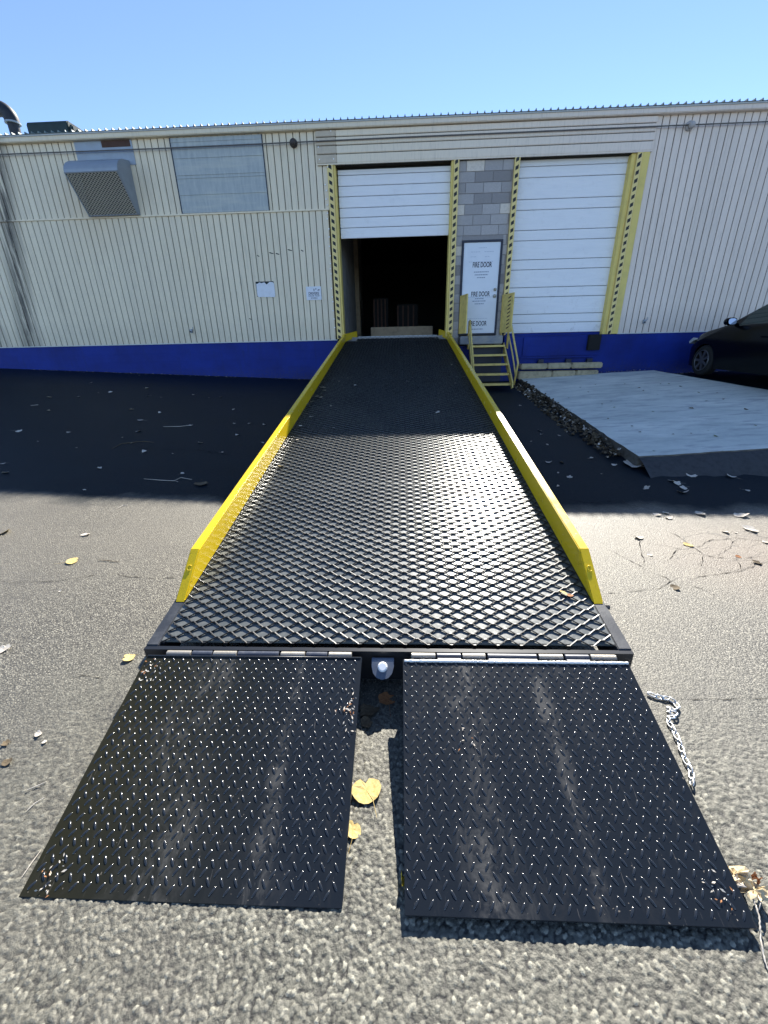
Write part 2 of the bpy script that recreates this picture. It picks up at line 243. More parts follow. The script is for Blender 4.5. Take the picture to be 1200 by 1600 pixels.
def m_blue():
    m = mat('foundation_blue_paint', (.01, .03, .3), .6, 0, .3); n = N(m); P = n.coord('Position'); sp_ = n.sep(P)
    a = n.noise(P, 1.1, 7, .65); f = n.noise(P, 26, 6, .7); d = n.noise(n.mapping(P, (7, 7, .8)), 1.5, 7, .7)
    c = n.mix(n.ramp(a, [(.35, 0.0), (.7, 1.0)]), (.0015, .024, .25), (.001, .013, .15))
    c = n.mix(n.ramp(d, [(.55, 0.0), (.75, .5)]), c, (.006, .022, .11))
    splash = n.math('MULTIPLY', n.math('SUBTRACT', 1.0, n.math('MULTIPLY_ADD', sp_[2], 2.6, -2.9, clamp=True)), n.ramp(f, [(.42, 0.0), (.62, 1.0)]))
    c = n.mix(n.math('MULTIPLY', splash, .6), c, (.05, .05, .06)); n.col(c)
    br = n.new('ShaderNodeTexBrick'); mp = n.new('ShaderNodeCombineXYZ'); n.link(sp_[0], mp.inputs[0]); n.link(sp_[2], mp.inputs[1]); n.link(mp.outputs[0], br.inputs['Vector'])
    br.inputs['Scale'].default_value = 1; br.inputs['Brick Width'].default_value = .4064; br.inputs['Row Height'].default_value = .2032; br.inputs['Mortar Size'].default_value = .008; br.inputs['Mortar Smooth'].default_value = .5
    n.nrm(n.bump(n.math('ADD', n.math('MULTIPLY', br.outputs['Fac'], -.8), n.math('MULTIPLY', f, .5)), .35, .006)); return m
M['blue'] = m_blue()
M['concrete_far'] = m_paint('kerb_concrete', (.50, .42, .27), .9, (.12, .10, .08), .7, 9, .2, .5)
M['landing'] = m_paint('landing_concrete', (.33, .32, .30), .9, (.04, .10, .22), .7, 3, .2, .3)
M['galv'] = m_paint('galvanised_metal', (.34, .38, .42), .5, (.22, .22, .22), .4, 3, .5, .05, .35)
M['dark_frame'] = mat('dark_frame_paint', (.012, .016, .035), .5)
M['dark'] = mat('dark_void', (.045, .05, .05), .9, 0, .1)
M['rubber'] = mat('black_rubber', (.02, .02, .02), .85, 0, .2)
M['brown'] = m_paint('rusty_brown', (.09, .045, .03), .8, (.03, .015, .01), .5, 8)
M['steel'] = m_paint('bare_steel', (.42, .39, .33), .4, (.16, .12, .07), .55, 22, .5, .3, .35); M['hinge_dark'] = m_paint('painted_knuckle', (.05, .06, .085), .4, (.2, .2, .2), .4, 25)
M['chain'] = mat('zinc_chain', (.72, .72, .70), .3, .85)
M['screw'] = mat('white_screw', (.9, .9, .88), .4, 0)
M['black_paint'] = mat('car_black_paint', (.0025, .003, .004), .2, 0, .14)
M['glass'] = mat('car_glass', (.012, .035, .03), .05, 0, .4)
M['mirror'] = mat('mirror_glass', (.9, .9, .9), .03, 1)
M['alloy'] = mat('alloy_wheel', (.10, .10, .105), .4, .5)
M['lamp_lens'] = mat('headlight_lens', (.5, .52, .5), .15, .2)
M['sign_white'] = m_paint('sign_white', (.78, .80, .84), .45, (.45, .42, .36), .2, 12)
M['print'] = mat('black_print', (.03, .035, .06), .7)
M['print_soft'] = mat('faded_print', (.30, .34, .42), .8)
M['print_pale'] = mat('pale_print', (.50, .55, .63), .8)
M['roofgreen'] = m_paint('roof_green', (.012, .035, .035), .6, (.01, .015, .015), .5, 5)
M['pipe'] = m_paint('flue_black', (.012, .015, .022), .55, (.3, .28, .26), .12, 12)
M['int_block'] = m_paint('interior_block', (.30, .29, .28), .9, (.03, .03, .03), .5, 3, .2, .4)
M['int_wood'] = m_paint('interior_wood', (.34, .26, .17), .85, (.06, .05, .04), .6, 6, .2, .4)
M['bolt_blue'] = mat('tow_tab_blue', (.05, .09, .20), .45)
M['seal'] = mat('white_edge', (.55, .58, .6), .5)

def m_siding():
    m = mat('siding_paint', (.5, .44, .36), .55, 0, .4); n = N(m); P = n.coord('Position'); s = n.sep(P)
    info = n.new('ShaderNodeObjectInfo')
    big = n.noise(P, .5, 5, .6); fine = n.noise(n.mapping(P, (8, 8, 1.2)), 3, 8, .7); sp = n.noise(P, 60, 3, .6)
    base = n.mix(big, (.85, .72, .50), (.88, .78, .59))
    # sun glare painted into the siding colour: greyer and pinker to the right
    glare_k = n.math('MULTIPLY_ADD', s[0], .12, .30, clamp=True)
    base = n.mix(glare_k, base, (.86, .73, .62))
    base = n.mix(n.math('MULTIPLY', info.outputs['Random'], .14), base, (.38, .34, .28))
    base = n.mix(n.math('MULTIPLY', n.ramp(fine, [(.5, 0.0), (.8, 1.0)]), .3), base, (.30, .27, .22))
    # soot streaks at the far left end
    st = n.noise(n.mapping(P, (9, 1, .55)), 1.6, 8, .75)
    a = n.math('ABSOLUTE', n.math('ADD', s[0], n.math('MULTIPLY_ADD', s[2], -.16, 10.25)))
    b1 = n.math('SUBTRACT', 1.0, n.math('MULTIPLY', a, 2.6), clamp=True)
    b2 = n.math('MULTIPLY_ADD', s[0], -1.6, -16.6, clamp=True)
    low = n.math('SUBTRACT', 1.0, n.math('MULTIPLY_ADD', s[2], .7, -3.6, clamp=True))
    b2 = n.math('MULTIPLY', b2, low)
    k = n.math('MULTIPLY', n.math('MAXIMUM', b1, b2), n.ramp(st, [(.36, 0.0), (.52, 1.0)]))
    base = n.mix(n.math('MULTIPLY', k, .92), base, (.035, .032, .03))
    # rust wash below the fan hood
    hx = n.math('SUBTRACT', 1.0, n.math('MULTIPLY', n.math('ABSOLUTE', n.math('ADD', s[0], 7.3)), .9), clamp=True)
    hz = n.math('SUBTRACT', 1.0, n.math('MULTIPLY', n.math('ABSOLUTE', n.math('SUBTRACT', s[2], 5.0)), .9), clamp=True)
    base = n.mix(n.math('MULTIPLY', n.math('MULTIPLY', hx, hz), .35), base, (.56, .38, .2))
    drip = n.noise(n.mapping(P, (14, 14, .45)), 1.7, 6, .7)
    base = n.mix(n.math('MULTIPLY', n.ramp(drip, [(.55, 0.0), (.72, 1.0)]), .28), base, (.22, .18, .13))
    lowd = n.math('SUBTRACT', 1.0, n.math('MULTIPLY_ADD', s[2], 1.5, -3.1, clamp=True))
    base = n.mix(n.math('MULTIPLY', n.math('MULTIPLY', lowd, fine), .45), base, (.28, .25, .2))
    n.col(base); n.rgh(n.math('MULTIPLY_ADD', sp, .2, .42)); n.nrm(n.bump(n.math('ADD', sp, n.math('MULTIPLY', fine, 2)), .12, .004, n.bump(n.noise(n.mapping(P, (1, 1, .5)), 3, 3), .25, .03))); return m
M['siding'] = m_siding()
M['groove'] = mat('siding_groove', (.045, .038, .028), .9, 0, .1)
def m_concrete_pad():
    m = mat('concrete_pad', (.4, .4, .4), .85, 0, .3); n = N(m); P = n.coord('Position')
    a = n.noise(n.mapping(P, (1, 2.2, 1)), .9, 8, .65, .6); b = n.noise(n.mapping(P, (.6, 3, 1)), 3.2, 7, .7); f = n.noise(P, 70, 3)
    c = n.mix(n.ramp(a, [(.3, 0.0), (.7, 1.0)]), (.50, .54, .49), (.82, .83, .74))
    c = n.mix(n.ramp(b, [(.50, 0.0), (.68, .75)]), c, (.30, .31, .32)); c = n.mix(n.math('MULTIPLY', f, .25), c, (.40, .40, .40))
    n.col(c); n.nrm(n.bump(n.math('ADD', n.math('MULTIPLY', a, 3), f), .35, .008)); return m
M['pad'] = m_concrete_pad()
def m_block():
    m = mat('concrete_block', (.3, .28, .28), .9, 0, .2); n = N(m); P = n.coord('Position'); i = n.new('ShaderNodeObjectInfo')
    f = n.noise(P, 90, 4, .7); a = n.noise(P, 7, 5)
    c = n.ramp(i.outputs['Random'], [(0, (.30, .28, .27)), (.35, (.43, .405, .39)), (.7, (.52, .49, .47)), (1, (.60, .56, .53))])
    c = n.mix(n.math('MULTIPLY', n.ramp(f, [(.35, 0.0), (.7, 1.0)]), .45), c, (.12, .115, .12)); c = n.mix(n.math('MULTIPLY', a, .3), c, (.33, .3, .28))
    n.col(c); n.nrm(n.bump(f, .4, .004)); return m
M['block'] = m_block()
M['block_pale'] = m_paint('pale_block', (.74, .66, .56), .9, (.3, .27, .24), .4, 20, .2, .3)
M['mortar'] = m_paint('mortar', (.33, .31, .30), .95, (.2, .19, .18), .4, 20, .1, .3)
def m_hazard(name, sgn, w):
    m = mat(name, (.6, .5, .1), .5, 0, .4); n = N(m); P = n.coord('Object'); s = n.sep(P)
    t = n.math('FRACT', n.math('DIVIDE', n.math('ADD', s[2], n.math('MULTIPLY', s[0], .55*sgn)), .147))
    k = n.math('LESS_THAN', t, .5)
    xin = n.math('LESS_THAN', n.math('ABSOLUTE', n.math('ADD', s[0], w*.02)), w*.27)
    wear = n.math('LESS_THAN', n.noise(n.coord('Position'), 26, 5, .7), .66)
    k = n.math('MULTIPLY', n.math('MULTIPLY', k, xin), wear)
    yel = n.mix(n.noise(n.coord('Position'), 5, 6, .7), (.88, .70, .26), (.76, .58, .24))
    n.col(n.mix(k, yel, (.02, .02, .018))); return m
M['hazL'] = m_hazard('hazard_tape_falling', 1, .13); M['hazR'] = m_hazard('hazard_tape_rising', -1, .125)
def m_door():
    m = mat('white_door_paint', (.68, .71, .76), .45, 0, .4); n = N(m); P = n.coord('Position'); s = n.sep(P)
    # finely ribbed sheet
    w = n.math('SINE', n.math('MULTIPLY', s[2], 118.0))
    a = n.noise(n.mapping(P, (1, 1, 5)), 2.2, 7, .65)
    c = n.mix(n.ramp(a, [(.45, 0.0), (.8, .5)]), (.88, .88, .88), (.76, .77, .79))
    g = n.noise(n.mapping(P, (1.5, 1, 1.5)), 3.5, 8, .72); lw = n.math('SUBTRACT', 1.0, n.math('MULTIPLY_ADD', s[2], 1.0, -2.2, clamp=True))
    c = n.mix(n.math('MULTIPLY', n.ramp(g, [(.56, 0.0), (.7, 1.0)]), n.math('MULTIPLY_ADD', lw, .3, .12)), c, (.38, .35, .32))
    n.col(c); n.nrm(n.bump(w, .2, .005)); return m
M['door'] = m_door()
def m_deckplate():
    m = mat('deck_plate_paint', (.3, .3, .3), .4, .1, .6); n = N(m); P = n.coord('Position')
    a = n.noise(P, 2.2, 7, .6); f = n.noise(P, 45, 5, .7)
    c = n.mix(n.ramp(a, [(.35, 0.0), (.75, .7)]), (.09, .10, .098), (.175, .18, .165)); c = n.mix(n.math('MULTIPLY', n.ramp(f, [(.5, 0.0), (.75, 1.0)]), .4), c, (.27, .265, .24))
    n.col(c); n.rgh(n.math('MULTIPLY_ADD', f, .22, .17)); n.nrm(n.bump(f, .2, .0015)); return m
M['deckplate'] = m_deckplate()
def m_mesh():
    m = mat('deck_mesh_paint', (.009, .010, .012), .4, 0, .35); n = N(m); P = n.coord('Position')
    f = n.noise(P, 60, 4); n.rgh(n.math('MULTIPLY_ADD', f, .25, .28)); n.nrm(n.bump(f, .25, .002)); return m
M['mesh'] = m_mesh()
def m_tread():
    m = mat('tread_plate_paint', (.012, .015, .022), .34, 0, .2); n = N(m); P = n.coord('Position'); sp_ = n.sep(P)
    a = n.noise(n.mapping(P, (2.0, .8, 1)), 1.3, 4, .55, .5); sm = n.noise(n.mapping(P, (1.6, 1, 1), rot=(0, 0, .6)), 6.5, 12, .74, 1.0); f = n.noise(P, 150, 4, .7)
    def ln_(x0, w): return n.math('SUBTRACT', 1.0, n.math('MULTIPLY', n.math('ABSOLUTE', n.math('SUBTRACT', sp_[0], x0)), 1/w), clamp=True)
    band = n.math('MAXIMUM', n.math('MAXIMUM', ln_(.34, .17), ln_(.70, .07)), n.math('MAXIMUM', ln_(-1.0, .22), ln_(-.55, .06)))   # scuffed wheel lanes
    k = n.math('MULTIPLY', n.ramp(n.math('MULTIPLY_ADD', band, .30, n.math('MULTIPLY', a, .8)), [(.46, 0.0), (.66, 1.0)]), n.ramp(sm, [(.44, 0.0), (.66, 1.0)]))
    br = n.ramp(n.math('MULTIPLY_ADD', sp_[0], -1.0, -.45), [(.0, 0.0), (.9, 1.0)])
    base = n.mix(br, (.010, .0135, .019), (.020, .019, .010))
    c = n.mix(n.math('MULTIPLY', k, .42), base, (.15, .145, .135))
    c = n.mix(n.math('MULTIPLY', n.ramp(sm, [(.30, 1.0), (.46, 0.0)]), .25), c, (.05, .048, .045))
    sp = n.math('GREATER_THAN', n.noise(P, 75, 2, .5), .73); c = n.mix(n.math('MULTIPLY', sp, .6), c, (.25, .22, .18))
    scr = n.noise(n.mapping(P, (60, 3, 1), rot=(0, 0, .9)), 2.0, 3, .6); c = n.mix(n.math('MULTIPLY', n.math('GREATER_THAN', scr, .70), .4), c, (.16, .15, .14))
    n.col(c); n.rgh(n.math('MULTIPLY_ADD', k, .3, n.math('MULTIPLY_ADD', f, .14, .24))); n.nrm(n.bump(n.math('ADD', f, n.math('MULTIPLY', a, 6)), .15, .0015)); return m
M['tread'] = m_tread()
M['lug'] = M['tread'].copy(); M['lug'].name = 'worn_tread_lug'
_b = M['lug'].node_tree.nodes['Principled BSDF']
for _l in list(M['lug'].node_tree.links):
    if _l.to_node == _b and _l.to_socket.name in ('Base Color', 'Roughness'): M['lug'].node_tree.links.remove(_l)
_b.inputs['Base Color'].default_value = (.018, .021, .026, 1); _b.inputs['Roughness'].default_value = .17; _b.inputs['Specular IOR Level'].default_value = .7
def m_leaf(name, a, b):
    m = mat(name, a, .75, 0, .25); n = N(m); P = n.coord('Position'); f = n.noise(P, 60, 5, .7); i = n.new('ShaderNodeObjectInfo')
    c = n.mix(n.ramp(f, [(.4, 0.0), (.65, 1.0)]), a, b); c = n.mix(n.math('MULTIPLY', i.outputs['Random'], .3), c, tuple(x*.6 for x in a)); n.col(c)
    n.b.inputs['Transmission Weight'].default_value = 0; n.nrm(n.bump(f, .5, .003)); return m
LEAFM = [m_leaf('leaf_pale', (.68, .62, .53), (.48, .42, .34)), m_leaf('leaf_yellow', (.66, .52, .22), (.52, .36, .12)), m_leaf('leaf_brown', (.17, .13, .08), (.10, .075, .045)),
         m_leaf('leaf_orange', (.42, .19, .08), (.28, .12, .05)), m_leaf('leaf_green', (.20, .22, .06), (.12, .13, .04)), m_leaf('leaf_bright', (.72, .60, .06), (.55, .44, .05))]

# ------------------------------------------------------------------ ground
def padz(x, y): return .45+.104*(y-5.4)+.045*(x-3.2)
def gz(x, y):
    x = np.asarray(x, float); y = np.asarray(y, float)
    w = np.interp(x, [-14,-11,-2.7,0,3,5.4,8,14], [1.73,1.56,1.13,1.03,.98,1.04,1.12,1.25])
    v = .19+np.where(x < 0, -.035*np.maximum(x, -9), -.012*np.minimum(x, 9))
    v1 = .07+np.where(x < 0, -.012*np.maximum(x, -9), -.004*np.minimum(x, 9))
    b = np.clip((x-5.5)/2.0, 0, 1); b = b*b*(3-2*b); S = (w-v)/7.27
    ks = [-3, .3, 1.7, 4.1, 7.7, 9.8, 11.37]
    V = [0*x, 0*x, v1, v, v+(w-v)*.48+.07*np.clip((x-2.6)/1.0, 0, 1), (v+(w-v)*.784)*(1-b)+(w-.03)*b, w]
    Ms = [0*x, .01+0*x, .055+0*v1, S*.75, S, S*(1-.5*b), S*(1-.9*b)]
    z = np.zeros(np.broadcast(x, y).shape); z = np.where(y >= ks[-1], w, z)
    for i in range(6):
        h = ks[i+1]-ks[i]; t = np.clip((y-ks[i])/h, 0, 1)
        s = (2*t**3-3*t*t+1)*V[i]+(t**3-2*t*t+t)*h*Ms[i]+(3*t*t-2*t**3)*V[i+1]+(t**3-t*t)*h*Ms[i+1]
        z = np.where((y >= ks[i]) & (y < ks[i+1]), s, z)
    return z
def gzf(x, y): return float(gz(x, y))
def axis(segs):
    out = [segs[0][0]]
    for a, b, st in segs:
        n = max(1, int(round((b-a)/st))); out += list(np.linspace(a, b, n+1)[1:])
    return np.array(out)
gx = axis([(-900,-60,210),(-60,-14,6),(-14,-5,.3),(-5,-2.5,.03),(-2.5,-1.3,.008),(-1.3,1.3,.0038),(1.3,2.5,.008),(2.5,5,.03),(5,14,.3),(14,60,6),(60,900,210)])
gy = axis([(-900,-60,210),(-60,-3,6),(-3,.2,.4),(.2,.42,.02),(.42,1.0,.0035),(1.0,1.6,.005),(1.6,2.4,.009),(2.4,3.0,.012),(3.0,5.4,.03),(5.4,12,.3),(12,60,6),(60,900,210)])
X, Y = np.meshgrid(gx, gy); Z = gz(X, Y)
def cell_noise(X, Y, c, seed):
    r = np.random.default_rng(seed); T = r.random((257, 257, 3)); ix = np.floor(X/c).astype(int); iy = np.floor(Y/c).astype(int)
    best = np.full(X.shape, 9.); val = np.zeros(X.shape)
    for dx in (-1, 0, 1):
        for dy in (-1, 0, 1):
            jx = ix+dx; jy = iy+dy; t = T[jx % 257, jy % 257]
            d = (X/c-jx-t[..., 0])**2+(Y/c-jy-t[..., 1])**2
            k = d < best; best = np.where(k, d, best); val = np.where(k, t[..., 2], val)
    return np.sqrt(best), val
fade = np.clip((2.4-np.abs(X))/.7, 0, 1)*np.clip((2.3-Y)/1.1, 0, 1)*np.clip((Y-.2)/.2, 0, 1)
mk = fade > 0
d1, v1_ = cell_noise(X[mk]+.004*np.sin(Y[mk]*37), Y[mk]+.004*np.sin(X[mk]*41), .0145, 1); d2, v2_ = cell_noise(X[mk], Y[mk], .028, 2)
hh = np.clip(1-(d1/.74)**3, 0, 1)*(.25+.75*v1_)*.0058 + np.clip(.7-d2, 0, 1)*(v2_ > .6)*.0025
Z[mk] += (hh-.0027)*fade[mk]
inside = (X > 3.2) & (Y > 5.5) & (Y < 11.3) & (X < np.interp(Y, [5.5, 6.2, 8.6, 11.3], [9.3, 8.3, 7.3, 6.4]))
Z = np.where(inside, np.minimum(Z, padz(X, Y)-.05), Z)
nx, ny = len(gx), len(gy)
me = bpy.data.meshes.new('ground')
co = np.stack([X, Y, Z], -1).reshape(-1, 3).astype(np.float32)
idx = np.arange(nx*ny).reshape(ny, nx); quads = np.stack([idx[:-1, :-1], idx[:-1, 1:], idx[1:, 1:], idx[1:, :-1]], -1).reshape(-1, 4).astype(np.int32)
me.vertices.add(len(co)); me.vertices.foreach_set('co', co.ravel())
me.loops.add(quads.size); me.loops.foreach_set('vertex_index', quads.ravel())
me.polygons.add(len(quads)); me.polygons.foreach_set('loop_start', np.arange(0, quads.size, 4, dtype=np.int32)); me.polygons.foreach_set('loop_total', np.full(len(quads), 4, dtype=np.int32))
me.polygons.foreach_set('use_smooth', np.ones(len(quads), dtype=bool))
att = me.attributes.new('stone', 'FLOAT', 'POINT'); sv = np.full(X.shape, -1.0); sv[mk] = np.clip(hh/.0058, 0, 1)*1.0; att.data.foreach_set('value', sv.ravel().astype(np.float32))
att = me.attributes.new('grain', 'FLOAT', 'POINT'); gv = np.zeros(X.shape); gv[mk] = v1_; att.data.foreach_set('value', gv.ravel().astype(np.float32))
att = me.attributes.new('near', 'FLOAT', 'POINT'); att.data.foreach_set('value', fade.ravel().astype(np.float32))
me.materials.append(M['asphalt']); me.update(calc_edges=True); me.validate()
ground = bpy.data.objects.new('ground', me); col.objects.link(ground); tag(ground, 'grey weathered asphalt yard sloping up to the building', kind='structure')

# cracks: thin ragged dark seams in the asphalt
cm = MB()
for pl in CRACKS:
    pts = []
    for i in range(len(pl)-1):
        a, b = Vector(pl[i]), Vector(pl[i+1]); n_ = max(2, int((b-a).length/.035))
        for k in range(n_): pts.append(a.lerp(b, k/n_))
    pts.append(Vector(pl[-1])); pr = []
    off = 0
    for i, p in enumerate(pts):
        off = off*.7 + random.uniform(-.008, .008); t = (pts[min(i+1, len(pts)-1)]-pts[max(i-1, 0)]).normalized(); nn = Vector((-t.y, t.x))
        w = random.choice((.0004, .0008, .0014, .0026))*random.uniform(.6, 1.1)*(1 if 1 < i < len(pts)-2 else .3); c_ = p+nn*off
        w *= 1+.35*max(0, p.y-2)
        pr.append((c_+nn*w, c_-nn*w))
    vs_ = []
    for a, b in pr:
        lift = .0035+.001*max(0, a.y-2)
        vs_ += [(a.x, a.y, gzf(a.x, a.y)+lift), (b.x, b.y, gzf(b.x, b.y)+lift)]
    cm.add(vs_, [(2*i, 2*i+1, 2*i+3, 2*i+2) for i in range(len(pr)-1)])
tag(cm.build('asphalt_cracks', M['crack']), 'thin dark cracks wandering across the asphalt', kind='structure')

# concrete pad and its asphalt fillet
def padz(x, y): return .45+.104*(y-5.4)+.045*(x-3.2)
random.seed(3)
def ragged(a, b, n_, amp):
    out = []
    for i in range(n_):
        t = i/n_; out.append((a[0]+(b[0]-a[0])*t+random.uniform(-amp, amp), a[1]+(b[1]-a[1])*t+random.uniform(-amp, amp)))
    return out
poly = ragged((3.12, 11.3), (3.2, 5.44), 40, .012)+ragged((3.2, 5.44), (9.5, 5.62), 40, .008)+ragged((9.5, 5.62), (8.2, 6.2), 6, .02)+ragged((8.2, 6.2), (7.2, 8.48), 16, .012)+ragged((7.2, 8.48), (6.4, 11.3), 20, .012)
pm = MB(); n_ = len(poly)
pm.add([(x, y, padz(x, y)) for x, y in poly]+[(x, y, gzf(x, y)-.1) for x, y in poly], [tuple(range(n_))])
pm.f += [(i, (i+1) % n_, n_+(i+1) % n_, n_+i) for i in range(n_)]; pm.mi += [1]*n_
M['pad_side'] = m_paint('slab_side_dirt', (.16, .15, .13), .95, (.05, .045, .035), .8, 14, .1, .8)
tag(pm.build('concrete_pad', [M['pad'], M['pad_side']]), 'worn pale concrete slab in front of the right dock door', kind='structure')
fm = MB(); vs_ = []; m_ = 60
for i in range(m_+1):
    x = 3.21+6.2*i/m_; y0 = 5.44+.18*(x-3.2)/6.3
    vs_ += [(x, y0+.02, padz(x, y0)-.012+random.uniform(-.004, .004)), (x, y0-.10+random.uniform(-.015, .015), padz(x, y0)-.05+random.uniform(-.016, .016)), (x, y0-.32+random.uniform(-.04, .04), gzf(x, y0-.32)-.008)]
fs = []
for i in range(m_): fs += [(3*i, 3*i+1, 3*i+4, 3*i+3), (3*i+1, 3*i+2, 3*i+5, 3*i+4)]
fm.add(vs_, fs); M['fillet'] = m_paint('old_asphalt_fillet', (.06, .062, .066), .9, (.025, .025, .028), .6, 16, .2, .9)
tag(fm.build('asphalt_fillet', M['fillet'], smooth=True), 'rough sloped asphalt edge along the front of the concrete slab', kind='structure')

# ------------------------------------------------------------------ building
D = 11.372
B = empty('warehouse_building', (0, D, 1.0)); tag(B, 'long beige ribbed metal warehouse with a blue base and two loading doors', 'warehouse')
def bpart(mb, name, mats, parent=None, **k):
    o = mb.build(name, mats, None, **k); p = parent or B
    o.parent = p; o.matrix_parent_inverse = Matrix.Translation(-Vector(world_loc(p))); return o
def world_loc(o):
    v = Vector(o.location)
    if o.parent and not o.matrix_parent_inverse.is_identity is False: pass
    while o.parent:
        v = v + Vector(o.parent.location) + o.matrix_parent_inverse.translation; o = o.parent
    return v
ZB = 2.063; ZS = 4.877; ZT = 6.315; PX = .1537
XL, XR = -14.2, 13.8
# foundation (blue), in pieces around the openings
f = MB(); f.box(XL, -1.63, D-.015, D+.3, .3, ZB); f.box(-1.63, 1.30, D-.012, D+.3, .3, 2.02); f.box(1.30, 2.66, D-.012, D+.3, .3, 1.86); f.box(2.66, XR, D-.015, D+.3, .3, ZB)
bpart(f, 'foundation_wall', M['blue'])
f = MB(); f.box(3.15, 5.08, D-.05, D-.017, 1.58, 2.03); f.box(3.1, 4.95, D-.075, D-.02, 1.53, 1.57); f.box(3.1, 4.95, D-.06, D-.02, 1.36, 1.40)
bpart(f, 'dock_plate', M['blue'], bevel=.006)
for x in (3.55, 4.25, 4.78):
    f = MB(); f.box(x, x+.14, D-.14, D-.052, 1.41, 1.50); bpart(f, 'dock_bracket', M['dark_frame'], bevel=.006)
# backing behind the siding
for xa_, xb_ in ((XL, -1.63), (5.47, XR)):
    f = MB(); f.box(xa_, xb_, D+.022, D+.3, ZB+.002, ZT); bpart(f, 'siding_backing', M['groove'])
def strip(w, h):
    s = MB(); a = w/2; g = .008; c = .009
    poly = [(-a+g, .020), (-a+g, .008), (-a+g+c, 0), (a-g-c, 0), (a-g, .008), (a-g, .020)]
    return s.prism(poly, 'z', 0, h)
def siding_run(x0, x1, z0, z1):
    proto = None; k = 0; x = x0
    while x < x1-.02:
        if proto is None:
            proto = bpart(strip(PX, z1-z0), 'siding_panel', M['siding']); o = proto
        else:
            o = proto.copy(); col.objects.link(o)
        o.location = (x+PX/2, D-.001+random.uniform(-.0015, .0015), z0); x += PX
siding_run(-1.819-PX*80+.0, -1.66, ZB+.022, ZS-.012)
siding_run(-1.745-PX*80, -1.66, ZS+.022, ZT)
siding_run(5.626-PX, XR, ZB+.022, ZT)
f = MB(); f.box(XL, -1.64, D-.03, D+.02, ZS-.012, ZS+.020); bpart(f, 'seam_flashing', M['siding'], bevel=.004)
M['drip'] = m_paint('drip_edge_paint', (.60, .62, .62), .5, (.25, .2, .16), .4, 7)
f = MB(); f.box(XL, -1.62, D-.035, D+.02, ZB+.002, ZB+.022); f.box(5.47, XR, D-.035, D+.02, ZB+.002, ZB+.022); bpart(f, 'drip_edge', M['drip'])
M['end_tan'] = m_paint('weathered_tan', (.62, .52, .38), .6, (.35, .3, .24), .5, 8)
# header above the dock doors: four horizontal ribs and a darker end plate
zs = [6.312, 6.19, 6.04, 5.888, 5.718]
for i in range(4):
    f = MB(); f.box(-1.40, 5.50, D-.045, D+.05, zs[i+1]+.009, zs[i]-.006); bpart(f, 'header_board', M['siding'], bevel=.008)
    f = MB(); f.box(-1.845, -1.402, D-.052, D+.02, zs[i+1]+.009, zs[i]-.006); bpart(f, 'header_end_board', M['end_tan'], bevel=.008)
f = MB(); f.box(-1.84, 5.49, D-.02, D+.3, 5.70, 6.31); bpart(f, 'header_backing', M['groove'])
f = MB(); f.box(-1.845, 5.50, D-.05, D+.02, 5.700, 5.722); bpart(f, 'header_drip', M['siding'])
def bolt(x, y, z, r=.012, nm='screw', parent=None):
    f = MB(); f.tube([(x, y, z), (x, y-.012, z)], [r, r*.7], 8); return bpart(f, nm, M['screw'], parent)
for x, z in ((-1.50, 6.29), (-1.80, 6.02), (-1.79, 5.80), (-1.47, 5.80), (-1.79, 6.13), (-1.62, 5.66)): bolt(x, D-.05, z, .016)
z = 5.35
for i in range(20): bolt(-1.69+random.uniform(-.012, .012), D-.010, z, .019); z -= random.choice((.11, .16, .2, .19))
# eave trim and ribbed roof sheet
f = MB(); f.box(XL, XR, D-.11, D+.02, 6.318, 6.425); bpart(f, 'eave_trim', M['siding'], bevel=.012)
f = MB(); f.box(XL, XR, D-.13, D-.02, 6.405, 6.432); bpart(f, 'eave_cap', m_paint('eave_cap_paint', (.50, .52, .50), .5, (.3, .28, .24), .4, 6), bevel=.004)
rf = MB(); slope = .035; yb = 30
rf.add([(XL, D-.14, 6.436), (XR, D-.14, 6.436), (XR, yb, 6.436+slope*(yb-D)), (XL, yb, 6.436+slope*(yb-D)), (XL, D-.14, 6.44), (XR, D-.14, 6.44), (XR, yb, 6.44+slope*(yb-D)), (XL, yb, 6.44+slope*(yb-D))], [(3,2,1,0),(4,5,6,7),(0,1,5,4),(1,2,6,5),(2,3,7,6),(3,0,4,7)])
x = XL+.03
while x < XR-.05:
    z0 = 6.44; h = .038; v = []
    for yy in (D-.15, yb):
        zz = z0+slope*max(0, yy-D); v += [(x-.018, yy, zz), (x-.0045, yy, zz+h), (x+.0045, yy, zz+h), (x+.018, yy, zz)]
    rf.add(v, [(0,1,2,3),(4,5,6,7),(0,1,5,4),(1,2,6,5),(2,3,7,6)]); x += PX
bpart(rf, 'roof', m_paint('roof_sheet', (.22, .28, .27), .55, (.14, .15, .14), .4, 2, .4, .03, 0))
f = MB(); f.box(XL, XL+.1, D+.3, yb, .3, 6.4); f.box(XR-.1, XR, D+.3, yb, .3, 6.4); f.box(XL+.1, XR-.1, yb-.1, yb, .3, 6.4); bpart(f, 'rear_walls', M['siding'])

